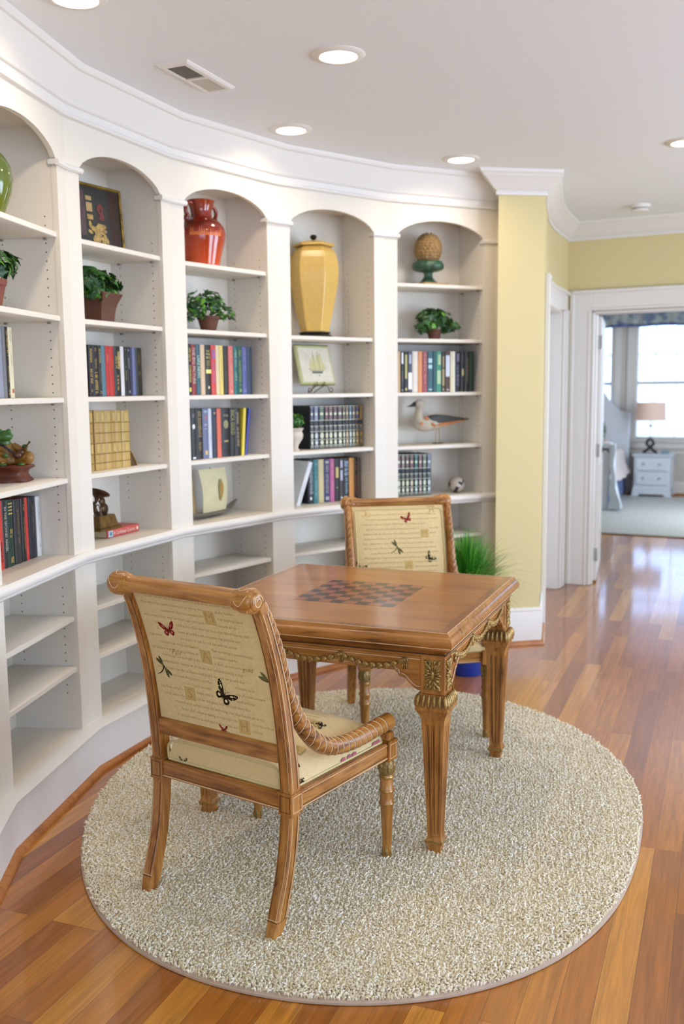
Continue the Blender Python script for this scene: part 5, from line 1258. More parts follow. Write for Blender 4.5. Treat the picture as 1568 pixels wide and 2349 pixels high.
row(4, 1.479, .05, [(0.097, 0.123, 0.23), (0.123, 0.146, 0.23), (0.146, 0.17, 0.23), (0.17, 0.199, 0.231), (0.199, 0.236, 0.231), (0.236, 0.264, 0.231), (0.264, 0.297, 0.231), (0.297, 0.333, 0.231), (0.333, 0.355, 0.232), (0.355, 0.39, 0.232), (0.39, 0.414, 0.232), (0.414, 0.449, 0.232), (0.449, 0.48, 0.232), (0.48, 0.519, 0.233), (0.519, 0.546, 0.233), (0.546, 0.58, 0.233), (0.58, 0.61, 0.233)], [
 ('#bf9f76', [], 'tan book at the left end'),
 ('#1c1b1e', [('B', .03, .3, .5, WHT), G(.48, .78, .2, '#8d8d92'), G(.93, .97, .3, WHT)], 'black book with white title beside the tan one'),
 ('#1a191d', [('B', .08, .66, .5, '#b8b46a'), ('O', .88, .96, .5, '#b8b46a')], 'black book with olive-yellow title'),
 ('#3c3f50', [('B', .08, .3, .5, '#a9abbc'), ('B', .52, .92, .8, '#eceef2')], 'grey-blue book with white lower panel'),
 ('#d4cec2', [], 'plain cream-white book'),
 ('#cf8a55', [], 'plain light orange book'),
 ('#96454b', [G(.05, .5, .4, '#c08f80'), G(.56, .8, .3, '#c08f80')], 'dusty red book'),
 ('#2b5660', [('B', .17, .28, .7, '#a3c6c9'), ('B', .33, .42, .7, '#a3c6c9'), ('B', .92, .95, .6, '#a3c6c9')], 'blue-green book with two pale words'),
 ('#1f4d58', [], 'plain dark teal book'),
 ('#3c8a72', [('B', .08, .33, .5, '#a9bf93', '', .6), ('B', .47, .8, .7, '#a9c49b')], 'green book with pale panels'),
 ('#221c18', [('B', .12, .4, .4, '#9a8a60'), ('B', .43, .85, .6, '#a08f63'), ('O', .9, .97, .5, '#a08f63')], 'black book with khaki panels'),
 ('#45301f', [('B', .1, .62, .75, '#c9d0e2'), ('O', .92, .97, .4, '#b9b0a8')], 'brown book with pale blue panel'),
 ('#dcd6b4', [('B', .0, 1.0, .35, '#eef0e6', '', .8)], 'cream and white book'),
 ('#20202b', [('B', .06, .25, .4, '#77778a'), G(.35, .86, .4, '#8f8fa4')], 'navy-black book with grey title'),
 ('#1d1c1e', [('B', .07, .28, .3, '#3f3f38'), ('O', .42, .62, .5, '#b5aa7c')], 'black book with small gold oval'),
 ('#1d1814', [G(.15, .75, .5, '#6e6144')], 'brown-black book with faint gold script'),
 ('#173222', [], 'dark green book at the right end')], 'above the wooden shorebird', 'books above the wooden shorebird')
lt4 = ['#c9cdb4', '#cdcfae', '#cfd0b0', '#c9bda6', '#b9cfc0', '#cbb9ae', '#c6cfb4', '#b9c6c2']
tp4 = ['#7a5a60', '#8a8078', '#775a58', '#7a585a', '#3f6f66', '#8a6a64', '#7f8270', '#7a8296']
n4 = ['leftmost of the eight matching gilt volumes', 'gilt volume with grey-tan top, second from the left', 'gilt volume with mauve-brown top, third from the left', 'gilt volume with a maroon top', 'gilt volume with a green top', 'gilt volume with a terracotta top', 'gilt volume with a sage top, second from the right', 'gilt volume with a grey-blue top at the right end']
row(4, .885, .07, [(0.108, 0.135, 0.245), (0.135, 0.162, 0.244), (0.162, 0.19, 0.243), (0.19, 0.219, 0.243), (0.219, 0.248, 0.242), (0.248, 0.275, 0.241), (0.275, 0.304, 0.24), (0.304, 0.336, 0.24)],
    [('#161a20', setmarks(tp4[i], lt4[i]), n4[i]) for i in range(8)], 'beside the patchwork ball', 'eight matching gilt volumes beside the patchwork ball', d=.17)

def on_shelf(name, label, cat, k, t, dep, z, rot=0.0, group=None):
    loc = at_bay(k, t, dep, z); return thing(name, label, cat, loc, HD[k] + rot, group)

# red book lying under the brass sculpture
p_ = make_book(.033, .238, .16, '#c4554c', [('B', .02, .16, .8, '#a9bcc4'), ('O', .05, .13, .5, '#4f7f95'), ('T', .18, .86, .5, '#ecd3c4', 'A Caribbean Country'), ('O', .90, .96, .5, '#ecd3c4')])
loc = at_bay(1, .549, .112, .8857); p_.matrix_world = Matrix.Translation(loc) @ Matrix.Rotation(HD[1] + .02, 4, 'Z') @ Matrix.Rotation(-PI / 2, 4, 'Y')
tag(p_, 'thick red book lying flat on the counter under the brass sculpture', 'book')
# bookend behind the tan volumes
t = on_shelf('bookend', 'small dark brown curved bookend right of the antique tan volumes', 'bookend', 1, .466, .09, 1.1803)
p = MB(); p.add([(0, 0, 0), (.055, 0, 0), (.052, 0, .012), (.036, 0, .032), (.018, 0, .056), (.0, 0, .07), (0, .09, 0), (.055, .09, 0), (.052, .09, .012), (.036, .09, .032), (.018, .09, .056), (.0, .09, .07)], [(0, 1, 2, 3, 4, 5), (11, 10, 9, 8, 7, 6)] + [(i, 6 + i, 6 + (i + 1) % 6, (i + 1) % 6) for i in range(6)])
p.build('wedge', mat('bookend_bronze', '#5a3d20', 0.4, metal=0.3), t, smooth=30)
p = MB(); p.tube([(.05, -.002, .003), (.034, -.002, .03), (.016, -.002, .055), (.0, -.002, .069)], .0022, 6); p.build('gilt_edge', M_BRASS, t)

# ------------------------------------------------------------------ plants
M_LF = [mat('leaf_dark_green', '#1f4a1d', 0.4, spec=0.45), mat('leaf_mid_green', '#35692a', 0.42, spec=0.45), mat('leaf_fresh_green', '#5f9a2f', 0.45, spec=0.45)]
def leaf_shape(kind):
    if kind == 'ivy': return [(0, -.35), (.30, -.42), (.26, -.12), (.62, 0.02), (.28, .28), (0, 1.0), (-.28, .28), (-.62, .02), (-.26, -.12), (-.30, -.42)]
    return [(0, -.5), (.3, -.25), (.36, .1), (.2, .6), (0, 1.0), (-.2, .6), (-.36, .1), (-.3, -.25)]
def foliage(mb, c, r, n, size, kind='ivy', seed=1, droop=0.0, weights=(.5, .35, .15)):
    rr = random.Random(seed); sh = leaf_shape(kind); m = len(sh)
    for i in range(n):
        u = rr.uniform(-0.75, 1); a = rr.uniform(0, 2 * PI); s = math.sqrt(1 - u * u); f = rr.uniform(.45, 1.0) ** .6
        n_ = Vector((s * math.cos(a), s * math.sin(a), u)); pos = Vector((c[0] + r[0] * n_.x * f, c[1] + r[1] * n_.y * f, c[2] + r[2] * n_.z * f))
        nd = (n_ + Vector((rr.uniform(-.6, .6), rr.uniform(-.6, .6), rr.uniform(-.3, .8)))).normalized()
        td = Vector((n_.x + rr.uniform(-.5, .5), n_.y + rr.uniform(-.5, .5), -droop + rr.uniform(-.6, .5))); td = (td - nd * td.dot(nd)).normalized(); bd = td.cross(nd)
        sz = size * rr.uniform(.7, 1.25); w = rr.random(); mi = 0 if w < weights[0] else (1 if w < weights[0] + weights[1] else 2)
        pts = [pos + bd * x * sz + td * y * sz - nd * (abs(x) ** 1.5 * sz * .5) - nd * (y * y * sz * .12) for x, y in sh]
        q = [pos + nd * sz * .02] + pts
        mb.add([tuple(v) for v in q], [(0, 1 + j, 1 + (j + 1) % m) for j in range(m)], mi)
def potted(name, label, k, t_, dep, z, potfn, leaves, stems=10, rot=0.0, seed=3, group='potted ivies on the bookcase'):
    t = on_shelf(name, label, 'potted plant', k, t_, dep, z, rot, group); potfn(t)
    f = MB()
    for c, r, n, size, kind in leaves: foliage(f, c, r, n, size, kind, seed); seed += 7
    f.build('foliage', M_LF, t, smooth=60)
    s = MB(); rr = random.Random(seed)
    c, r = leaves[0][0], leaves[0][1]
    for i in range(stems):
        a = rr.uniform(0, 2 * PI); e = Vector((c[0] + r[0] * .8 * math.cos(a), c[1] + r[1] * .8 * math.sin(a), c[2] + rr.uniform(-.2, .7) * r[2]))
        s.tube([(0.01 * math.cos(a), 0.01 * math.sin(a), c[2] - r[2] * .8), tuple((e + Vector((0, 0, c[2]))) * .5), tuple(e)], .0012, 4)
    s.build('stems', mat('plant_stem', '#5a5a2c', 0.6), t); return t
M_SOIL = mat('potting_soil', '#2c2118', 0.95)
def square_pot(t):
    p = MB(); sq = lambda r, z: [(-r, -r, z), (r, -r, z), (r, r, z), (-r, r, z)]
    p.loft([sq(r, z) for r, z in ((.050, 0), (.052, .004), (.053, .02), (.056, .05), (.063, .08), (.074, .105), (.080, .118), (.080, .122), (.074, .122), (.070, .108))], caps=False); p.add(sq(.05, 0), [(3, 2, 1, 0)])
    p.build('pot', mat('brown_glazed_clay', '#5a3629', 0.55, bump=(60, .15)), t, smooth=20, bevel=.003); s = MB(); s.add(sq(.071, .110), [(0, 1, 2, 3)]); s.build('soil', M_SOIL, t)
def round_pot(r0, r1, h, m):
    def f(t):
        p = MB(); p.lathe([(.001, 0), (r0, 0), (r0 + (r1 - r0) * .8, h * .78), (r1, h * .8), (r1 * 1.04, h), (r1 * .92, h), (r1 * .88, h * .85)], 24, caps=False); p.build('pot', m, t, smooth=30)
        s = MB(); s.lathe([(.0005, h * .88), (r1 * .9, h * .88)], 20, caps=False); s.build('soil', M_SOIL, t)
    return f
M_CLAY = mat('dark_clay_pot', '#5b3424', 0.7, noise=(40, .2))
potted('potted_ivy', 'lush ivy in a flared square brown planter below the framed picture', 1, .338, .135, 1.7825, square_pot, [((.0, .0, .155), (.145, .09, .075), 170, .036, 'ivy'), ((-.05, -.03, .12), (.06, .05, .05), 40, .032, 'ivy'), ((.10, 0, .13), (.06, .05, .05), 30, .028, 'ivy')], rot=.1, seed=5)
potted('potted_ivy', 'round ivy bush in a small clay pot below the red amphora', 2, .352, .135, 1.7815, round_pot(.034, .054, .075, M_CLAY), [((-.02, 0, .125), (.105, .09, .078), 230, .022, 'oval'), ((.10, -.02, .09), (.06, .05, .045), 60, .02, 'oval'), ((-.1, -.02, .08), (.05, .05, .05), 50, .02, 'oval')], seed=25)
potted('potted_ivy', 'leafy green plant in a tiny dark pot below the pine cone finial', 4, .382, .12, 1.7795, round_pot(.032, .042, .058, M_CLAY), [((0, 0, .112), (.12, .08, .078), 130, .034, 'ivy'), ((.09, -.03, .07), (.06, .05, .04), 34, .03, 'ivy'), ((-.09, -.02, .07), (.05, .05, .05), 34, .03, 'ivy')], seed=47)
potted('potted_ivy', 'ivy in a reddish clay pot cut by the left frame edge', 0, .325, .13, 1.7825, round_pot(.045, .066, .10, mat('red_clay_pot', '#7a4030', 0.65)), [((.02, 0, .155), (.13, .1, .062), 150, .034, 'ivy')], seed=67)
# small white urn with moss ball, left of the gilt volumes
t = on_shelf('potted_topiary', 'small mossy green topiary in a cream urn beside the black gilt volumes', 'potted plant', 3, .148, .085, 1.1823)
p = MB(); p.lathe([(.001, 0), (.026, 0), (.026, .006), (.018, .012), (.022, .03), (.044, .065), (.047, .085), (.040, .1), (.047, .112), (.05, .118), (.044, .12), (.038, .108)], 24, caps=False); p.build('urn', mat('cream_stone', '#d6cabb', 0.7), t, smooth=40)
p = MB(); foliage(p, (0, 0, .155), (.055, .055, .045), 420, .010, 'oval', 9, weights=(.3, .4, .3)); p.ell((0, 0, .15), (.045, .045, .042), 12, 8); p.build('foliage', M_LF, t, smooth=60)

# ------------------------------------------------------------------ vases and ornaments
# framed dark picture, leaning back
t = on_shelf('framed_picture', 'dark still-life picture in a thin gold frame leaning on the top shelf', 'picture', 1, .352, .135, 2.0845, -.12)
t.rotation_euler = (R(-4), 0, HD[1] - .12)
p = MB(); W_, H_ = .345, .262
for a in ((-W_ / 2, -W_ / 2 + .012, 0, H_), (W_ / 2 - .012, W_ / 2, 0, H_), (-W_ / 2, W_ / 2, 0, .012), (-W_ / 2, W_ / 2, H_ - .012, H_)): p.cbox(a[0], a[1], -.008, .012, a[2], a[3], .003)
p.build('frame', mat('bamboo_gold_frame', '#8a6f2c', 0.35, metal=.5, noise=(40, .5)), t)
p = MB(); p.box(-W_ / 2 + .01, W_ / 2 - .01, .0, .006, .01, H_ - .01)
pm = [mat('picture_dark_ground', '#262a29', .3), mat('picture_brown_edge', '#2e1a12', .3), mat('picture_ochre', '#a08448', .6, noise=(60, .5)), mat('picture_crimson', '#6b1f22', .5), mat('picture_cream_label', '#a98f5c', .5), mat('picture_plum', '#473236', .5, noise=(30, .4))]
def pq(x0, x1, z0, z1, mi, y=-.0006): p.add([(x0, y, z0), (x1, y, z0), (x1, y, z1), (x0, y, z1)], [(0, 1, 2, 3)], mi)
pq(.095, .155, .015, H_ - .015, 1); pq(-.09, -.045, .05, H_ - .03, 5)
pq(-.038, -.004, .195, .212, 4, -.001); pq(-.037, -.003, .150, .186, 4, -.001); pq(-.036, -.002, .118, .138, 2, -.001)
rr = random.Random(5)
for i in range(46):
    cx = rr.gauss(.022, .024); cz = rr.uniform(.018, .10); q = disc(cx, cz, rr.uniform(.006, .016), rr.uniform(.005, .013), 7, rr.uniform(0, 3)); p.add([(x, -.0012 - i * 1e-5, z) for x, z in q], poly_fan(q), 2)
for i in range(12):
    q = disc(rr.gauss(.046, .007), rr.uniform(.10, .18), rr.uniform(.006, .013), rr.uniform(.006, .012), 7); p.add([(x, -.0014 - i * 1e-5, z) for x, z in q], poly_fan(q), 3)
p.build('print', pm, t, smooth=0)
# red glazed amphora
t = on_shelf('amphora', 'red-orange glazed two-handled amphora on a top shelf', 'vase', 2, .318, .13, 2.0825)
M_REDG = bpy.data.materials.new('flame_red_glaze'); M_REDG.use_nodes = True
def _glaze(m, stops, rough=.12, zmax=.3, noise_s=9, amt=.35):
    nt = m.node_tree; b = nt.nodes['Principled BSDF']; tc = nt.nodes.new('ShaderNodeTexCoord'); sp = nt.nodes.new('ShaderNodeSeparateXYZ'); nt.links.new(tc.outputs['Object'], sp.inputs[0])
    n = nt.nodes.new('ShaderNodeTexNoise'); n.inputs['Scale'].default_value = noise_s; n.inputs['Detail'].default_value = 4; nt.links.new(tc.outputs['Object'], n.inputs['Vector'])
    a = nt.nodes.new('ShaderNodeMath'); a.operation = 'MULTIPLY_ADD'; a.inputs[1].default_value = 1 / zmax; nt.links.new(sp.outputs[2], a.inputs[0])
    c = nt.nodes.new('ShaderNodeMath'); c.operation = 'MULTIPLY_ADD'; c.inputs[1].default_value = amt; c.inputs[2].default_value = -amt / 2; nt.links.new(n.outputs['Fac'], c.inputs[0]); nt.links.new(c.outputs[0], a.inputs[2])
    cr = nt.nodes.new('ShaderNodeValToRGB'); e = cr.color_ramp.elements; e[0].position = stops[0][0]; e[0].color = (*hx(stops[0][1]), 1); e[1].position = stops[-1][0]; e[1].color = (*hx(stops[-1][1]), 1)
    for q, h in stops[1:-1]: k_ = e.new(q); k_.color = (*hx(h), 1)
    nt.links.new(a.outputs[0], cr.inputs[0]); nt.links.new(cr.outputs[0], b.inputs['Base Color']); b.inputs['Roughness'].default_value = rough; b.inputs['Coat Weight'].default_value = .5
_glaze(M_REDG, [(0, '#c2481a'), (.3, '#ac3a16'), (.5, '#8c2810'), (.66, '#561208'), (.78, '#7a2210'), (1, '#a83e1a')], zmax=.31)
p = MB(); p.lathe([(.001, .0), (.080, .0), (.084, .02), (.098, .08), (.110, .13), (.113, .155), (.108, .18), (.090, .205), (.066, .220), (.052, .228), (.048, .245), (.052, .27), (.060, .292), (.066, .306), (.062, .308), (.050, .29), (.044, .25)], 40, caps=False)
M_ORG = mat('orange_glaze_drips', '#cf6a2c', .2, coat=.4)
def onbody(a, z): r = interp([(0, .08), (.08, .098), (.13, .110), (.155, .113), (.18, .108), (.205, .09)], z) + .0012; return (r * math.cos(a), r * math.sin(a), z)
rr = random.Random(2)
for i in range(15):
    a0 = -PI * .92 + i * .095; zt = .150 + rr.uniform(0, .03); vs_ = [onbody(a0, .135), onbody(a0 + .13, .135), onbody(a0 + .10, .15), onbody(a0 + .065, zt), onbody(a0 + .03, .15)]
    p.add(vs_, [(0, 1, 2, 3, 4)], 1)
p.build('body', [M_REDG, M_ORG], t, smooth=40)
for sx in (-1, 1):
    q = MB(); q.tube(smooth_path([(sx * .056, 0, .288), (sx * .078, 0, .292), (sx * .098, 0, .275), (sx * .100, 0, .250), (sx * .092, 0, .232), (sx * .098, 0, .212), (sx * .094, 0, .196)], 5), [.009] * 18 + [.010, .011, .012, .013, .014, .014, .013, .012, .010, .008, .006, .005, .005], 10); q.build('handle', M_REDG, t)
    q = MB(); q.ell((sx * .122, 0, .160), (.018, .013, .011), 12, 8); q.tube([(sx * .10, 0, .150), (sx * .128, 0, .158)], [.012, .009], 10); q.build('lug', M_REDG, t)
# tall yellow urn with hexagonal body
t = on_shelf('lidded_urn', 'tall faceted yellow lidded urn on a black foot', 'urn', 3, .333, .137, 1.7795, .32)
M_YEL = mat('mustard_crackle_glaze', '#d2ae5c', .34, coat=.2, noise=(60, .06))
hexs = lambda r, z, n=6: [(r * math.cos(2 * PI * i / n), r * math.sin(2 * PI * i / n), z) for i in range(n)]
p = MB(); p.loft([hexs(r, z) for r, z in ((.074, .024), (.078, .03), (.098, .12), (.116, .21), (.130, .29), (.1335, .335), (.1325, .375), (.127, .41), (.118, .44), (.100, .462), (.088, .472), (.084, .476))]); p.build('body', M_YEL, t, smooth=0, bevel=.006)
p = MB(); p.loft([hexs(r, z) for r, z in ((.084, .474), (.112, .472), (.116, .478), (.108, .488), (.06, .500), (.018, .506))]); p.build('lid', M_YEL, t, smooth=0, bevel=.004)
p = MB(); p.lathe([(.008, .504), (.009, .510), (.017, .518), (.019, .525), (.015, .533), (.001, .537)], 16, caps=False); p.build('lid_knob', M_BLACK, t)
p = MB(); p.loft([hexs(r, z) for r, z in ((.088, 0), (.092, .004), (.092, .010), (.078, .014), (.078, .018), (.088, .021), (.086, .026), (.07, .026))]); p.build('foot', M_BLACK, t, smooth=0, bevel=.002)
# ship tile on a wire easel
t = on_shelf('ship_tile', 'square cream tile with a sailing ship, standing on a wire easel', 'decorative tile', 3, .347, .13, 1.4815, .10)
M_CEL = mat('celadon_rim_glaze', '#b9b985', .35, noise=(30, .1)); M_TIL = mat('cream_crackle_glaze', '#d8d2bd', .3, noise=(25, .08))
Mt = Matrix.Translation((0, 0, .043)) @ Matrix.Rotation(R(-15), 4, 'X')
p = MB(); p.cbox(-.130, .130, -.010, .010, 0, .224, .008, M=Mt); p.build('rim', M_CEL, t, smooth=40)
p = MB(); p.box(-.112, .112, -.0115, -.008, .016, .206, 0, Mt)
def tq(pts, mi, e=.0125): p.add([tuple(Mt @ Vector((x, -e, z))) for x, z in pts], poly_fan(pts), mi)
tq([(-.035, .062), (.036, .062), (.044, .074), (-.040, .074)], 2); tq([(-.068, .092), (-.035, .076), (.045, .076), (.070, .092), (.04, .08), (-.03, .08)], 3)
for x0, w1, h0, h1 in ((-.05, .028, .085, .14), (-.028, .03, .08, .16), (0, .032, .08, .165), (.02, .034, .082, .175), (.048, .02, .085, .12)):
    tq([(x0, h0), (x0 + w1, h0 - .002), (x0 + w1 * .8, h1), (x0 + w1 * .35, h1 * .98)], 1, .0128)
for x0 in (-.012, .022): tq([(x0, .08), (x0 + .0022, .08), (x0 + .0022, .185), (x0, .185)], 3, .0132)
tq(disc(.012, .05, .007, .004), 3); p.build('glazed_panel', [M_TIL, mat('pale_yellow_sail', '#cdc48f', .4), mat('slate_hull', '#5f6a60', .4), mat('sepia_line', '#8c8a72', .5)], t, smooth=0)
p = MB(); iron = mat('bronzed_iron', '#6a5a3c', .45, metal=.6)
for sx in (-1, 1):
    p.tube([(sx * .028, -.018, .062), (sx * .028, -.022, .046), (sx * .030, -.012, .040)], .0028, 6)
    sp = [(sx * .030, -.012, .040), (sx * .055, -.016, .038), (sx * .066, -.018, .012)] + [(sx * (.078 + .012 * math.cos(a)), -.018, .016 + .012 * math.sin(a)) for a in [PI + .3 + i * .55 for i in range(10)]]
    p.tube(sp, .0026, 6)
    p.tube([(sx * .03, -.012, .04), (sx * .02, .06, .003)], .0026, 6)
    p.tube([(sx * .030, -.010, .041), (sx * .030, .052, .17)], .0022, 6)
p.tube([(-.030, -.012, .040), (.030, -.012, .040)], .0026, 6); p.build('easel', iron, t)
# pine cone finial
t = on_shelf('pinecone_finial', 'carved pine cone finial on a green fluted cup and square base', 'ornament', 4, .347, .13, 2.0825, .1)
p = MB(); p.cbox(-.085, .085, -.085, .085, 0, .012, .003); p.build('base', mat('weathered_wood', '#b39264', .7, noise=(50, .2)), t)
gr = mat('verdigris_green_glaze', '#2f5240', .35, noise=(30, .35))
p = MB(); p.lathe([(.001, .012), (.058, .012), (.056, .018), (.040, .030), (.028, .045), (.024, .060), (.026, .072), (.038, .082), (.044, .086)], 28, caps=False)
p.lathe([(.036, .080), (.064, .084), (.078, .092), (.085, .104), (.085, .118), (.078, .130), (.070, .138), (.060, .136)], 56, caps=False, wob=lambda a, z: .085 * abs(math.cos(a * 7)) if z > .09 else 0); p.build('fluted_cup', gr, t, smooth=45)
p = MB(); p.ell((0, 0, .205), (.077, .077, .088), 20, 14)
for j in range(13):
    ph = .28 + j * .19; rz_ = .205 - .086 * math.cos(ph) * -1; rr_ = .076 * math.sin(ph); nn = max(4, int(2 * PI * rr_ / .024))
    if ph > 2.75: continue
    for i in range(nn):
        a = 2 * PI * (i + .5 * (j % 2)) / nn; z_ = .205 + .087 * math.cos(ph)
        if z_ < .125: continue
        p.ell((0, 0, 0), (.012, .0045, .010), 6, 5, M=Matrix.Translation((rr_ * math.cos(a), rr_ * math.sin(a), z_)) @ Matrix.Rotation(a + PI / 2, 4, 'Z') @ Matrix.Rotation(.35, 4, 'X'))
p.build('cone', mat('pinecone_tan', '#94774b', .8, noise=(70, .35)), t, smooth=60)
# wooden shorebird
t = on_shelf('shorebird_figure', 'painted wooden shorebird standing on thin metal legs', 'bird figure', 4, .405, .12, 1.1795, 0.0)
M_BIRD = mat('weathered_cream_paint', '#bdb3a0', .7, noise=(25, .12)); M_WING = mat('dark_slate_wing_paint', '#40423f', .6); M_RUST = mat('rust_orange_paint', '#b86f35', .65, noise=(40, .2)); M_BILL = mat('black_bill_paint', '#262422', .5)
p = MB()
bs = [(-.158, .125, .012, .010), (-.150, .125, .032, .030), (-.13, .122, .046, .042), (-.10, .118, .054, .046), (-.06, .116, .056, .042), (-.01, .118, .054, .036), (.04, .122, .048, .030), (.09, .128, .037, .023), (.14, .134, .023, .015), (.18, .138, .011, .009), (.205, .139, .004, .004)]
secs = []
for x, z, hy, hz in bs: secs.append([(x, hy * .78 * math.cos(a), z + hz * math.sin(a) * 1.0) for a in [2 * PI * i / 16 for i in range(16)]])
p.loft(secs); p.tube(smooth_path([(-.125, 0, .13), (-.128, 0, .17), (-.122, 0, .205), (-.118, 0, .228)], 4), [.036, .033, .030, .027, .024, .0225, .022, .022, .024, .026, .028, .028, .0285], 14)
p.ell((-.120, 0, .232), (.036, .025, .027), 16, 10)
p.build('body', M_BIRD, t, smooth=70); body = t.children[-1]
p = MB(); p.tube([(-.150, 0, .232), (-.165, 0, .226), (-.185, 0, .221), (-.206, 0, .219)], [.015, .010, .005, .0015], 10); p.build('bill', M_BILL, body)
for sy in (-1, 1):
    p = MB(); up = []; 
    xs = [-.085, -.075, -.05, -.01, .04, .09, .14, .19, .215]
    tp = [.135, .150, .160, .164, .160, .153, .146, .140, .137]; md = [.135, .128, .122, .120, .124, .128, .132, .135, .136]; lo = [.135, .122, .110, .104, .108, .115, .124, .132, .1355]
    hy = [.030, .036, .041, .042, .038, .030, .020, .010, .004]
    for i in range(len(xs) - 1):
        p.add([(xs[i], sy * hy[i], md[i]), (xs[i + 1], sy * hy[i + 1], md[i + 1]), (xs[i + 1], sy * hy[i + 1] * .82, tp[i + 1]), (xs[i], sy * hy[i] * .82, tp[i])], [(0, 1, 2, 3)], 0)
        if i > 1: p.add([(xs[i], sy * hy[i] * .99, lo[i]), (xs[i + 1], sy * hy[i + 1] * .99, lo[i + 1]), (xs[i + 1], sy * hy[i + 1], md[i + 1]), (xs[i], sy * hy[i], md[i])], [(0, 1, 2, 3)], 1)
        p.add([(xs[i], sy * hy[i] * .82, tp[i]), (xs[i + 1], sy * hy[i + 1] * .82, tp[i + 1]), (xs[i + 1], 0, tp[i + 1] + .006), (xs[i], 0, tp[i] + .006)], [(0, 1, 2, 3)], 0)
    p.build('wing', [M_WING, M_RUST], body, smooth=60)
p = MB()
for cx, cz, r_ in ((-.095, .150, .010), (-.06, .115, .009), (-.045, .105, .008), (-.13, .120, .009)):
    q = disc(cx, cz, r_, r_ * 1.3, 8, .5); p.add([(x, -.0445 * (1 - ((z - .118) / .06) ** 2) ** .5 - .001, z) for x, z in q], poly_fan(q))
p.build('rust_patches', M_RUST, body)
for x in (-.014, .014):
    p = MB(); p.tube([(x * .7, 0, .085), (x * 1.0, 0, .004)], .0022, 8); p.build('leg', M_BRASS, t)
p = MB(); p.lathe([(.001, 0), (.036, 0), (.036, .0035), (.001, .004)], 20, caps=False, M=Matrix.Diagonal((1.0, .7, 1, 1))); p.build('foot_plate', mat('bronzed_iron', '#6a5a3c', .45, metal=.6), t)
# patchwork ball
t = on_shelf('decorative_ball', 'patchwork ceramic ball in cream, black and tan on the counter end', 'ball', 4, .523, .10, .8853, .4)
m = bpy.data.materials.new('patchwork_glaze'); m.use_nodes = True; nt = m.node_tree; b = nt.nodes['Principled BSDF']; tc = nt.nodes.new('ShaderNodeTexCoord'); vo = nt.nodes.new('ShaderNodeTexVoronoi'); vo.inputs['Scale'].default_value = 30; nt.links.new(tc.outputs['Object'], vo.inputs['Vector'])
sp_ = nt.nodes.new('ShaderNodeSeparateColor'); nt.links.new(vo.outputs['Color'], sp_.inputs[0]); cr = nt.nodes.new('ShaderNodeValToRGB'); cr.color_ramp.interpolation = 'CONSTANT'; e = cr.color_ramp.elements
e[0].position = 0; e[0].color = (*hx('#2e2f2c'), 1); e[1].position = .20; e[1].color = (*hx('#b9ada0'), 1)
for q, h in ((.55, '#c4b8b4'), (.72, '#a8763e'), (.82, '#c9c2bb')): k_ = e.new(q); k_.color = (*hx(h), 1)
nt.links.new(sp_.outputs[0], cr.inputs[0]); nt.links.new(cr.outputs[0], b.inputs['Base Color']); b.inputs['Roughness'].default_value = .2
p = MB(); p.ell((0, 0, .049), (.049, .049, .049), 28, 18); p.build('ball', m, t, smooth=180)
p = MB(); p.lathe([(.016, 0), (.020, .002), (.018, .004)], 16, caps=False); p.build('foot_ring', M_BLACK, t)
# model sailboat
t = on_shelf('model_sailboat', 'model sailboat with cream square sail and grey metal hull on the counter', 'model boat', 2, .345, .135, .8853, .16)
M_PEW = mat('pewter', '#8f8880', .4, metal=.6, noise=(30, .2)); M_SAIL = mat('parchment_sail', '#d3c9a0', .8, noise=(15, .06))
p = MB(); secs = []
for x, zb, zt, hy in ((-.20, .030, .058, .002), (-.17, .012, .036, .018), (-.10, .002, .026, .032), (0, 0, .022, .036), (.08, .003, .024, .032), (.14, .012, .034, .022), (.175, .022, .052, .012), (.215, .055, .066, .002)):
    secs.append([(x, -hy, zt), (x, -hy * .8, (zb + zt) / 2), (x, 0, zb), (x, hy * .8, (zb + zt) / 2), (x, hy, zt), (x, 0, zt - .004)])
p.loft(secs); p.build('hull', M_PEW, t, smooth=40)
p = MB(); n = 8; secs = []
for j in range(n + 1):
    z = .026 + .212 * j / n; xl = -.088 - .03 * j / n; xr = .108 - .002 * j / n; bl = .012 * math.sin(PI * j / n)
    secs.append([(xl, -.006 - bl, z), (0, -.014 - bl * 1.3, z), (xr, -.006 - bl, z), (xr, -.004 - bl, z), (0, -.012 - bl * 1.3, z), (xl, -.004 - bl, z)])
p.loft(secs)
lf = xf(wing(.118, .042), 0, 0, 1, PI / 2); p.add([(.028 + x + .004, -.030 - .004 * math.sin(PI * (z - 0) / .12), .070 + z) for x, z in lf], poly_fan(lf), 1)
lf = xf(wing(.098, .020), 0, 0, 1, PI / 2); p.add([(.033 + x, -.0312 - .004 * math.sin(PI * z / .12), .078 + z) for x, z in lf], poly_fan(lf), 2)
p.build('sail', [M_SAIL, mat('olive_leaf_print', '#9d935c', .8), mat('rust_leaf_print', '#b5803e', .8)], t, smooth=60)
p = MB(); p.tube([(-.01, .002, .02), (-.01, .002, .245)], .003, 6); p.tube([(-.12, .0, .235), (.108, .0, .235)], .002, 6); p.build('mast', mat('boat_spar', '#8c7c54', .6), t)
p = MB(); secs = []
for j in range(5):
    z = .026 + .20 * j / 4; secs.append([(-.155 - .02 * j / 4, .020, z), (-.095 - .03 * j / 4, .026, z), (-.095 - .03 * j / 4, .028, z), (-.155 - .02 * j / 4, .022, z)])
p.loft(secs); p.build('rear_sail', mat('tan_sail', '#a98f5e', .8), t)
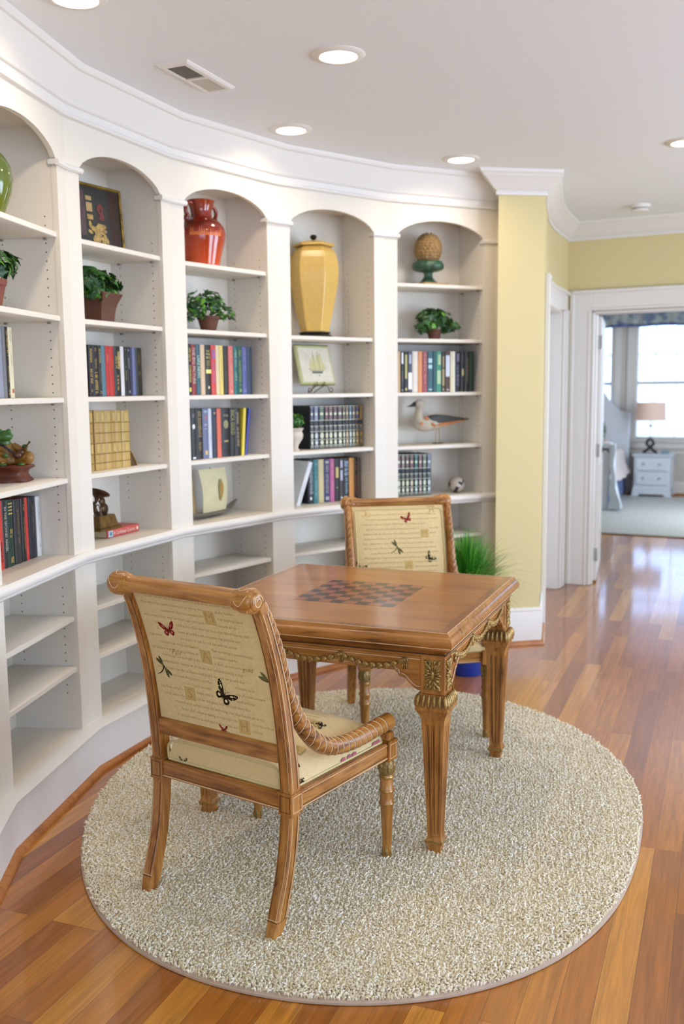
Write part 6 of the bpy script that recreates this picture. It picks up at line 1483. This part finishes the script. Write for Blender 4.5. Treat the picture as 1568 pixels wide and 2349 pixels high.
# brass instruments sculpture
t = on_shelf('instrument_sculpture', 'bronze sculpture of a horn and violin on a stepped base, atop the red book', 'sculpture', 1, .342, .165, .9200, .05)
br = mat('dark_bronze', '#4a3420', .35, metal=.6, noise=(50, .4)); br2 = mat('patinated_brass', '#6e5226', .4, metal=.55, noise=(40, .4))
sq = lambda rx, ry, z: [(-rx, -ry, z), (rx, -ry, z), (rx, ry, z), (-rx, ry, z)]
p = MB(); p.loft([sq(rx, ry, z) for rx, ry, z in ((.084, .055, 0), (.084, .055, .007), (.074, .046, .012), (.068, .042, .02), (.058, .036, .056), (.056, .034, .06))]); p.build('base', br2, t, smooth=20)
p = MB(); Mv = Matrix.Translation((.030, -.01, .06)) @ Matrix.Rotation(-.42, 4, 'Y')
p.ell((0, 0, .025), (.026, .009, .026), 14, 10, M=Mv); p.ell((0, 0, .062), (.020, .009, .020), 14, 10, M=Mv); p.cbox(-.012, .012, -.006, .006, .03, .075, .003, M=Mv); p.cbox(-.0045, .0045, -.008, .002, .07, .108, .002, M=Mv); p.ell((0, 0, .11), (.006, .006, .008), 8, 6, M=Mv)
p.build('violin', br, t, smooth=50)
p = MB(); Mb_ = Matrix.Translation((-.012, 0, .148)) @ Matrix.Rotation(.5, 4, 'Y')
p.lathe([(.004, -.05), (.006, -.03), (.012, -.012), (.030, 0), (.049, .008), (.050, .010), (.044, .007), (.022, -.002), (.008, -.02)], 20, M=Mb_, caps=False)
p.tube(smooth_path([(-.034, 0, .10), (-.02, 0, .075), (.0, 0, .06)], 4), .005, 8); p.build('trumpet', br, t, smooth=50)
p = MB(); ring = [(-.036 + .026 * math.cos(a), -.012, .092 + .034 * math.sin(a)) for a in [i * 2 * PI / 24 for i in range(25)]]; p.tube(ring, .003, 6)
ring = [(-.034 + .015 * math.cos(a), -.012, .088 + .020 * math.sin(a)) for a in [i * 2 * PI / 20 for i in range(21)]]; p.tube(ring, .0025, 6)
p.tube(smooth_path([(-.03, -.012, .06), (-.058, -.012, .085), (-.064, -.012, .11), (-.066, -.012, .122)], 4), [.0035] * 5 + [.005] * 4 + [.008, .010, .014, .018], 10)
p.build('french_horn', br, t, smooth=50)
# frog figurine
t = on_shelf('frog_figurine', 'painted frog figurine in a brown coat sitting on a rock playing a fiddle', 'figurine', 0, .495, .165, 1.1803, -1.0)
FG = mat('frog_green_paint', '#3f6a2a', .35, noise=(30, .3)); FB = mat('ochre_coat_paint', '#8f6428', .4, noise=(25, .25)); FR = mat('red_brown_rock', '#5e2a16', .45, noise=(30, .3)); FN = mat('navy_trim_paint', '#26283a', .4)
p = MB(); p.lathe([(.001, 0), (.072, 0), (.074, .006), (.062, .018), (.056, .03), (.062, .042), (.082, .056), (.078, .062), (.001, .064)], 26, caps=False, wob=lambda a, z: .10 * math.sin(a * 5 + z * 60) + .05 * math.sin(a * 9)); p.build('rock', FR, t, smooth=60)
p = MB(); 
p.tube(smooth_path([(0, .01, .060), (-.004, .012, .085), (-.012, .01, .115), (-.016, .006, .140)], 4), [.034, .036, .037, .037, .036, .036, .035, .034, .033, .031, .029, .026, .023], 16)
for sx, ax_ in ((-1, -.035), (1, .055)):
    p.tube(smooth_path([(sx * .018, 0, .068), (sx * .055, -.035, .092), (sx * .062, -.045, .085), (sx * .045, -.03, .066), (sx * .03, -.05, .064)], 4), [.019, .019, .020, .020, .020, .019, .018, .017, .017, .017, .016, .015, .014, .014, .013, .012, .011], 12)
p.tube(smooth_path([(-.034, .0, .128), (-.05, -.018, .11), (-.02, -.042, .098)], 4), [.014, .014, .014, .013, .012, .011, .010, .010, .009], 10)
p.tube(smooth_path([(.012, .0, .13), (.045, -.012, .112), (.05, -.035, .125)], 4), [.014, .014, .014, .013, .012, .011, .010, .009, .009], 10)
p.build('coat_and_trousers', FB, t, smooth=70)
p = MB(); p.ell((-.016, -.008, .166), (.029, .036, .021), 18, 12); p.ell((-.031, -.012, .184), (.009, .010, .008)); p.ell((-.002, -.014, .184), (.009, .010, .008)); p.tube([(-.016, 0, .136), (-.016, 0, .160)], .021, 12)
p.build('head', FG, t, smooth=80)
for x, y, z in ((-.02, -.045, .098), (.05, -.038, .128)): p = MB(); p.ell((x, y, z), (.011, .010, .008), 10, 8); p.build('hand', FG, t, smooth=80)
for sx in (-1, 1): p = MB(); p.ell((sx * .03, -.055, .066), (.013, .018, .006), 10, 6); p.build('foot', FG, t, smooth=80)
p = MB(); p.ell((.022, -.046, .098), (.016, .008, .013), 12, 8); p.ell((.034, -.046, .108), (.012, .007, .010), 12, 8); p.tube([(.034, -.048, .108), (.062, -.052, .140), (.066, -.052, .146)], [.003, .003, .005], 6); p.build('fiddle', mat('fiddle_brown', '#4e2a16', .3), t, smooth=60)
p = MB(); p.tube(smooth_path([(-.045, -.006, .140), (-.02, -.028, .130), (.012, -.03, .104), (.03, -.03, .086)], 4), .0035, 6); p.build('strap', FN, t)
# green jug cut by the left frame edge
t = on_shelf('green_jug', 'green glazed round jug on the top shelf cut by the left frame edge', 'jug', 0, .335, .135, 2.0845)
gm = bpy.data.materials.new('olive_green_glaze'); gm.use_nodes = True; _glaze(gm, [(0, '#66701e'), (.4, '#55661f'), (.7, '#48591f'), (1, '#6c6c28')], zmax=.28, noise_s=14)
p = MB(); p.lathe([(.001, 0), (.062, 0), (.078, .03), (.098, .085), (.106, .13), (.100, .17), (.080, .205), (.052, .228), (.042, .245), (.048, .262), (.042, .262), (.036, .24)], 36, caps=False); p.build('body', gm, t, smooth=50)
p = MB(); p.tube(smooth_path([(.09, 0, .168), (.112, 0, .180), (.116, 0, .165), (.102, 0, .148)], 4), .008, 8); p.build('lug_handle', gm, t)

# bushy grass plant in a blue pot on the floor behind the far chair
gx = Vector((0.655, 4.985))
t = thing('potted_grass', 'bushy bright green grass plant in a blue pot behind the far chair', 'potted plant', (gx.x, gx.y, 0))
M_BLUE = mat('cobalt_glaze', '#123a9c', .25, coat=.3)
p = MB(); p.lathe([(.001, 0), (.085, 0), (.092, .01), (.108, .18), (.118, .38), (.122, .412), (.114, .412), (.106, .39)], 32, caps=False); p.build('pot', M_BLUE, t, smooth=40)
p = MB(); p.lathe([(.0005, .395), (.108, .395)], 24, caps=False); p.build('soil', M_SOIL, t)
p = MB(); rr = random.Random(12)
for i in range(1300):
    a = rr.uniform(0, 2 * PI); th = abs(rr.gauss(0, .95)); th = min(th, 1.9); L_ = rr.uniform(.20, .36); w_ = rr.uniform(.0015, .003)
    d0 = Vector((math.cos(a) * math.sin(th * .6), math.sin(a) * math.sin(th * .6), math.cos(th * .6))); d1 = Vector((math.cos(a) * math.sin(th), math.sin(a) * math.sin(th), math.cos(th)))
    b0 = Vector((.05 * math.cos(a) * rr.random(), .05 * math.sin(a) * rr.random(), .395)); b1 = b0 + d0 * L_ * .5; b2 = b1 + d1 * L_ * .35; b3 = b2 + (d1 + Vector((0, 0, -.5))).normalized() * L_ * .25
    s_ = Vector((-math.sin(a), math.cos(a), 0)); vs = []
    for bb, ww in ((b0, w_), (b1, w_), (b2, w_ * .7), (b3, .0003)): vs += [tuple(bb - s_ * ww), tuple(bb + s_ * ww)]
    p.add(vs, [(0, 1, 3, 2), (2, 3, 5, 4), (4, 5, 7, 6)], rr.choice((0, 1, 1, 2)))
p.build('grass_blades', [mat('grass_deep_green', '#2a6e1c', .5), mat('grass_mid_green', '#4a9c2c', .5), mat('grass_fresh_green', '#86c94e', .5)], t, smooth=60)
# ------------------------------------------------------------------ bedroom beyond the doorway
def bed_thing(name, label, cat, s, d, z=0.0, rot=0.0, group=None):
    p = rw(s, d); return thing(name, label, cat, (p.x, p.y, z), _a + rot, group)
BW = mat('bedroom_white_furniture', '#d7dbe2', .45); 
# pale area rug
t = bed_thing('area_rug', 'pale grey area rug on the bedroom floor', 'rug', 0, 0)
p = MB(); p.cbox(-1.9, 2.8, 2.70, 6.30, 0, .014, .004); p.build('woven_field', mat('pale_grey_rug_weave', '#c3c2bc', .95, noise=(60, .05), bump=(200, .3)), t)
p = MB(); p.cbox(-1.93, 2.83, 2.665, 2.70, 0, .013, .003); p.cbox(-1.93, -1.90, 2.70, 6.33, 0, .013, .003); p.cbox(2.80, 2.83, 2.70, 6.33, 0, .013, .003); p.build('rug_border', mat('taupe_rug_binding', '#8f8878', .95), t)
# nightstand
t = bed_thing('nightstand', 'pale blue-white two-drawer nightstand under the bedroom window', 'nightstand', -.36, 6.22, .0142)
p = MB(); p.cbox(-.235, .235, .0, .40, .10, .545, .004); p.build('case', BW, t)
p = MB(); p.cbox(-.262, .262, -.022, .42, .545, .572, .006); p.build('top', BW, t)
p = MB(); prof = [(-.262, 0), (-.175, 0), (-.165, .018), (-.15, .03), (.15, .03), (.165, .018), (.175, 0), (.262, 0), (.255, .03), (.245, .08), (.240, .125), (-.240, .125), (-.245, .08), (-.255, .03)]
n = len(prof); p.add([(x, -.018, z) for x, z in prof] + [(x, .012, z) for x, z in prof], [tuple(range(n)), tuple(range(2 * n - 1, n - 1, -1))] + [(i, n + i, n + (i + 1) % n, (i + 1) % n) for i in range(n)]); p.cbox(-.25, -.2, .34, .40, 0, .12); p.cbox(.2, .25, .34, .40, 0, .12); p.build('bracket_base', BW, t)
for z0, z1 in ((.155, .335), (.350, .525)):
    q = MB(); q.cbox(-.205, .205, -.014, .0, z0, z1, .005); q.build('drawer', BW, t); dr = t.children[-1]
    for x in (-.105, .105):
        q = MB(); q.ell((x, -.028, (z0 + z1) / 2 + .005), (.013, .013, .013), 12, 8); q.tube([(x, -.012, (z0 + z1) / 2 + .005), (x, -.024, (z0 + z1) / 2 + .005)], .005, 8); q.build('knob', mat('brushed_knob', '#9aa0a8', .35, metal=.5), dr)
# lamp
t = bed_thing('table_lamp', 'table lamp with a drum shade and dark sculpted base on the nightstand', 'lamp', -.425, 6.42, .5865)
dk = mat('dark_glazed_lamp_base', '#24222a', .25)
p = MB(); 
for sx in (-1, 1):
    p.tube(smooth_path([(sx * .075, 0, .018), (sx * .04, 0, .045), (0, 0, .085), (-sx * .045, 0, .13), (-sx * .03, 0, .175), (0, 0, .2)], 4), .020, 10); p.ell((sx * .075, 0, .02), (.028, .022, .020))
p.build('sculpted_base', dk, t, smooth=60)
p = MB(); p.tube([(0, 0, .19), (0, 0, .44)], .008, 8); p.ell((0, 0, .375), (.024, .024, .018)); p.build('stem', mat('pale_brass', '#b89a68', .35, metal=.5), t)
p = MB(); p.lathe([(.200, .45), (.190, .695), (.187, .695), (.197, .45)], 36, caps=False); p.build('lamp_shade', mat('pink_linen_shade', '#e0c4b4', .8, sheen=.1, emit=(1, .72, .6), es=.10), t, smooth=50)
p = MB(); p.tube([(0, 0, .44), (0, 0, .70)], .004, 6); p.tube([(-.19, 0, .69), (.19, 0, .69)], .003, 6); p.ell((0, 0, .712), (.009, .009, .013)); p.build('harp_and_finial', mat('pale_brass', '#b89a68', .35, metal=.5), t)
t = bed_thing('trinket_box', 'small blue-grey covered dish beside the lamp on the nightstand', 'box', -.215, 6.36, .5865)
p = MB(); p.cbox(-.05, .05, -.035, .035, 0, .035, .006); p.build('dish', mat('blue_grey_glaze', '#7f9aa8', .4), t)
p = MB(); p.loft([[(-.045, -.03, .035), (.045, -.03, .035), (.045, .03, .035), (-.045, .03, .035)], [(-.03, -.02, .052), (.02, -.02, .058), (.02, .02, .058), (-.03, .02, .052)]]); p.build('lid', mat('blue_grey_glaze_lid', '#8aa6b2', .4), t)
# valance
t = bed_thing('window_valance', 'blue and grey floral window valance with blue pleated trim', 'valance', 0, 0)
def val(z0, z1, scal, m, d0, nm, amp):
    p = MB(); n = 240; s0, s1 = -1.75, 1.1; top = []; 
    secs = []
    for i in range(n + 1):
        s = s0 + (s1 - s0) * i / n; w = amp * math.sin(s * 46) + amp * .6 * math.sin(s * 17 + 1)
        zb = z0 + scal * (abs(math.sin(s * 6.1 + .4)) ** .7)
        y = d0 + w; secs.append([(s, y, z1), (s, y, zb), (s, y + .01, zb), (s, y + .01, z1)])
    p.loft(secs); p.build(nm, m, t, smooth=60)
val(2.303, 2.46, .012, mat('blue_pleated_trim', '#5a6c98', .85, noise=(30, .3)), DB - .13, 'pleated_trim', .012)
m = bpy.data.materials.new('blue_grey_floral'); m.use_nodes = True; nt = m.node_tree; b = nt.nodes['Principled BSDF']; tc = nt.nodes.new('ShaderNodeTexCoord'); nz_ = nt.nodes.new('ShaderNodeTexNoise'); nz_.inputs['Scale'].default_value = 7; nz_.inputs['Detail'].default_value = 2; nt.links.new(tc.outputs['Object'], nz_.inputs['Vector']); cr = nt.nodes.new('ShaderNodeValToRGB'); cr.color_ramp.elements[0].position = .42; cr.color_ramp.elements[0].color = (*hx('#6f7f96'), 1); cr.color_ramp.elements[1].position = .56; cr.color_ramp.elements[1].color = (*hx('#a9aeab'), 1); nt.links.new(nz_.outputs['Fac'], cr.inputs[0]); nt.links.new(cr.outputs[0], b.inputs['Base Color']); b.inputs['Roughness'].default_value = .9
val(2.33, 2.66, .028, m, DB - .15, 'floral_swag', .008)
# bed: headboard against the window wall, footboard towards the door, light coverlet
t = bed_thing('bed', 'white bed with curved headboard and pale coverlet, partly hidden by the door', 'bed', 0, 0, .0145)
def slab(poly, d0, d1, nm, m):
    q = MB(); n = len(poly); q.add([(s, d0, z) for s, z in poly] + [(s, d1, z) for s, z in poly], [tuple(range(n)), tuple(range(2 * n - 1, n - 1, -1))] + [(i, n + i, n + (i + 1) % n, (i + 1) % n) for i in range(n)]); q.build(nm, m, t, smooth=25, bevel=.008)
slab([(-.80, 0), (-.73, 0), (-.73, 1.12), (-.78, 1.125), (-.86, 1.15), (-.95, 1.21), (-1.02, 1.30), (-1.08, 1.40), (-1.2, 1.46), (-1.55, 1.48), (-1.9, 1.46), (-2.02, 1.40), (-2.08, 1.3), (-2.15, 1.21), (-2.24, 1.15), (-2.34, 1.125), (-2.40, 1.12), (-2.40, 0), (-2.32, 0), (-2.32, .3), (-.80, .3)], 6.52, 6.60, 'headboard', BW)
slab([(-.70, 0), (-.60, 0), (-.585, .40), (-.55, .62), (-.545, .78), (-.57, .815), (-.70, .825), (-1.5, .84), (-2.3, .825), (-2.38, .8), (-2.40, 0), (-2.3, 0), (-2.28, .22), (-.72, .22)], 4.52, 4.60, 'footboard', BW)
p = MB(); p.cbox(-2.36, -.80, 4.6, 6.52, .28, .60, .06); p.build('mattress', mat('bed_linen', '#e3e2e4', .9), t, smooth=50)
p = MB(); secs = []
for i in range(25):
    d = 4.62 + 1.85 * i / 24; w_ = .018 * math.sin(d * 19) + .01 * math.sin(d * 41); hem = .30 + .04 * math.sin(d * 3)
    secs.append([(-2.40, d, .40), (-2.36, d, .62), (-.82, d, .635), (-.78 + w_ * .3, d, .60), (-.745 + w_, d, hem + .12), (-.675 + w_ * .8, d, hem), (-.685 + w_ * .8, d, hem), (-.76 + w_, d, hem + .12), (-.80, d, .59), (-.84, d, .61), (-2.34, d, .60), (-2.38, d, .40)])
p.loft(secs); p.build('coverlet', mat('pale_peach_coverlet', '#e3d6d2', .9, sheen=.1), t, smooth=60)
p = MB(); secs = []
for i in range(41):
    d = 4.62 + 1.85 * i / 40; w_ = .012 * math.sin(d * 70); secs.append([(-.77 + w_, d, .30), (-.75 + w_, d, .016), (-.76 + w_, d, .016), (-.78 + w_, d, .30)])
p.loft(secs); p.build('bed_skirt', mat('blue_bed_skirt', '#7484ae', .9), t, smooth=60)
# throw hanging over the footboard corner
t = bed_thing('throw_blanket', 'pale blue-white throw hanging from the bed footboard to the rug', 'blanket', 0, 0, .0145)
p = MB(); secs = []
for i in range(13):
    z = .80 - .77 * i / 12; fl = .10 * (max(0, .45 - z) / .45) ** 1.3; w_ = .01 * math.sin(i * 1.3)
    secs.append([(-.535 + w_ - .03, 4.49, z), (-.515 + w_ + fl, 4.485 - fl * .3, z), (-.525 + fl, 4.56, z), (-.53 + fl, 4.63, z), (-.54, 4.63, z), (-.543, 4.50, z)])
p.loft(secs); p.build('cloth', mat('pale_blue_throw', '#ccd5dc', .9, sheen=.1), t, smooth=60)
# leafy sprig behind the footboard
t = bed_thing('leafy_sprig', 'slender dark green sprig in a peach vase beyond the bed footboard', 'plant', -.92, 5.9, .650)
p = MB(); p.lathe([(.001, 0), (.04, 0), (.055, .05), (.045, .11), (.025, .13), (.03, .14), (.022, .13)], 20, caps=False); p.build('vase', mat('peach_vase', '#dcb9a4', .6), t)
p = MB(); foliage(p, (-.035, 0, .26), (.035, .03, .13), 60, .03, 'oval', 4); p.tube([(0, 0, .11), (-.03, 0, .25), (-.03, 0, .36)], .003, 5); p.build('leaves', M_LF, t)
# conifers far outside
for i, (s, d, h) in enumerate(((.15, 46, 6.0), (-2.6, 60, 5.0))):
    pt = rw(s, d); t = thing('conifer', ['slim distant conifer seen in the wide bedroom window', 'distant conifer seen near the narrow bedroom window'][i], 'tree', (pt.x, pt.y, -3.0), 0, 'distant conifers')
    p = MB(); p.tube([(0, 0, 0), (0, 0, h * .9)], [.12, .03], 8); p.build('trunk', mat('bark', '#6b5c4c', .9), t)
    p = MB(); rr = random.Random(i)
    for j in range(420):
        u = rr.random(); z = h * (.15 + .85 * u); r_ = (1 - u) * h * .16 + .05; a = rr.uniform(0, 2 * PI); f = rr.uniform(.3, 1)
        p.add([(r_ * f * math.cos(a), r_ * f * math.sin(a), z), (r_ * f * math.cos(a + .5), r_ * f * math.sin(a + .5), z + .05), (r_ * (f + .5) * math.cos(a + .2), r_ * (f + .5) * math.sin(a + .2), z - .22)], [(0, 1, 2)])
    p.build('needles', mat('conifer_needles', '#6c7c66', .9), t, smooth=0)
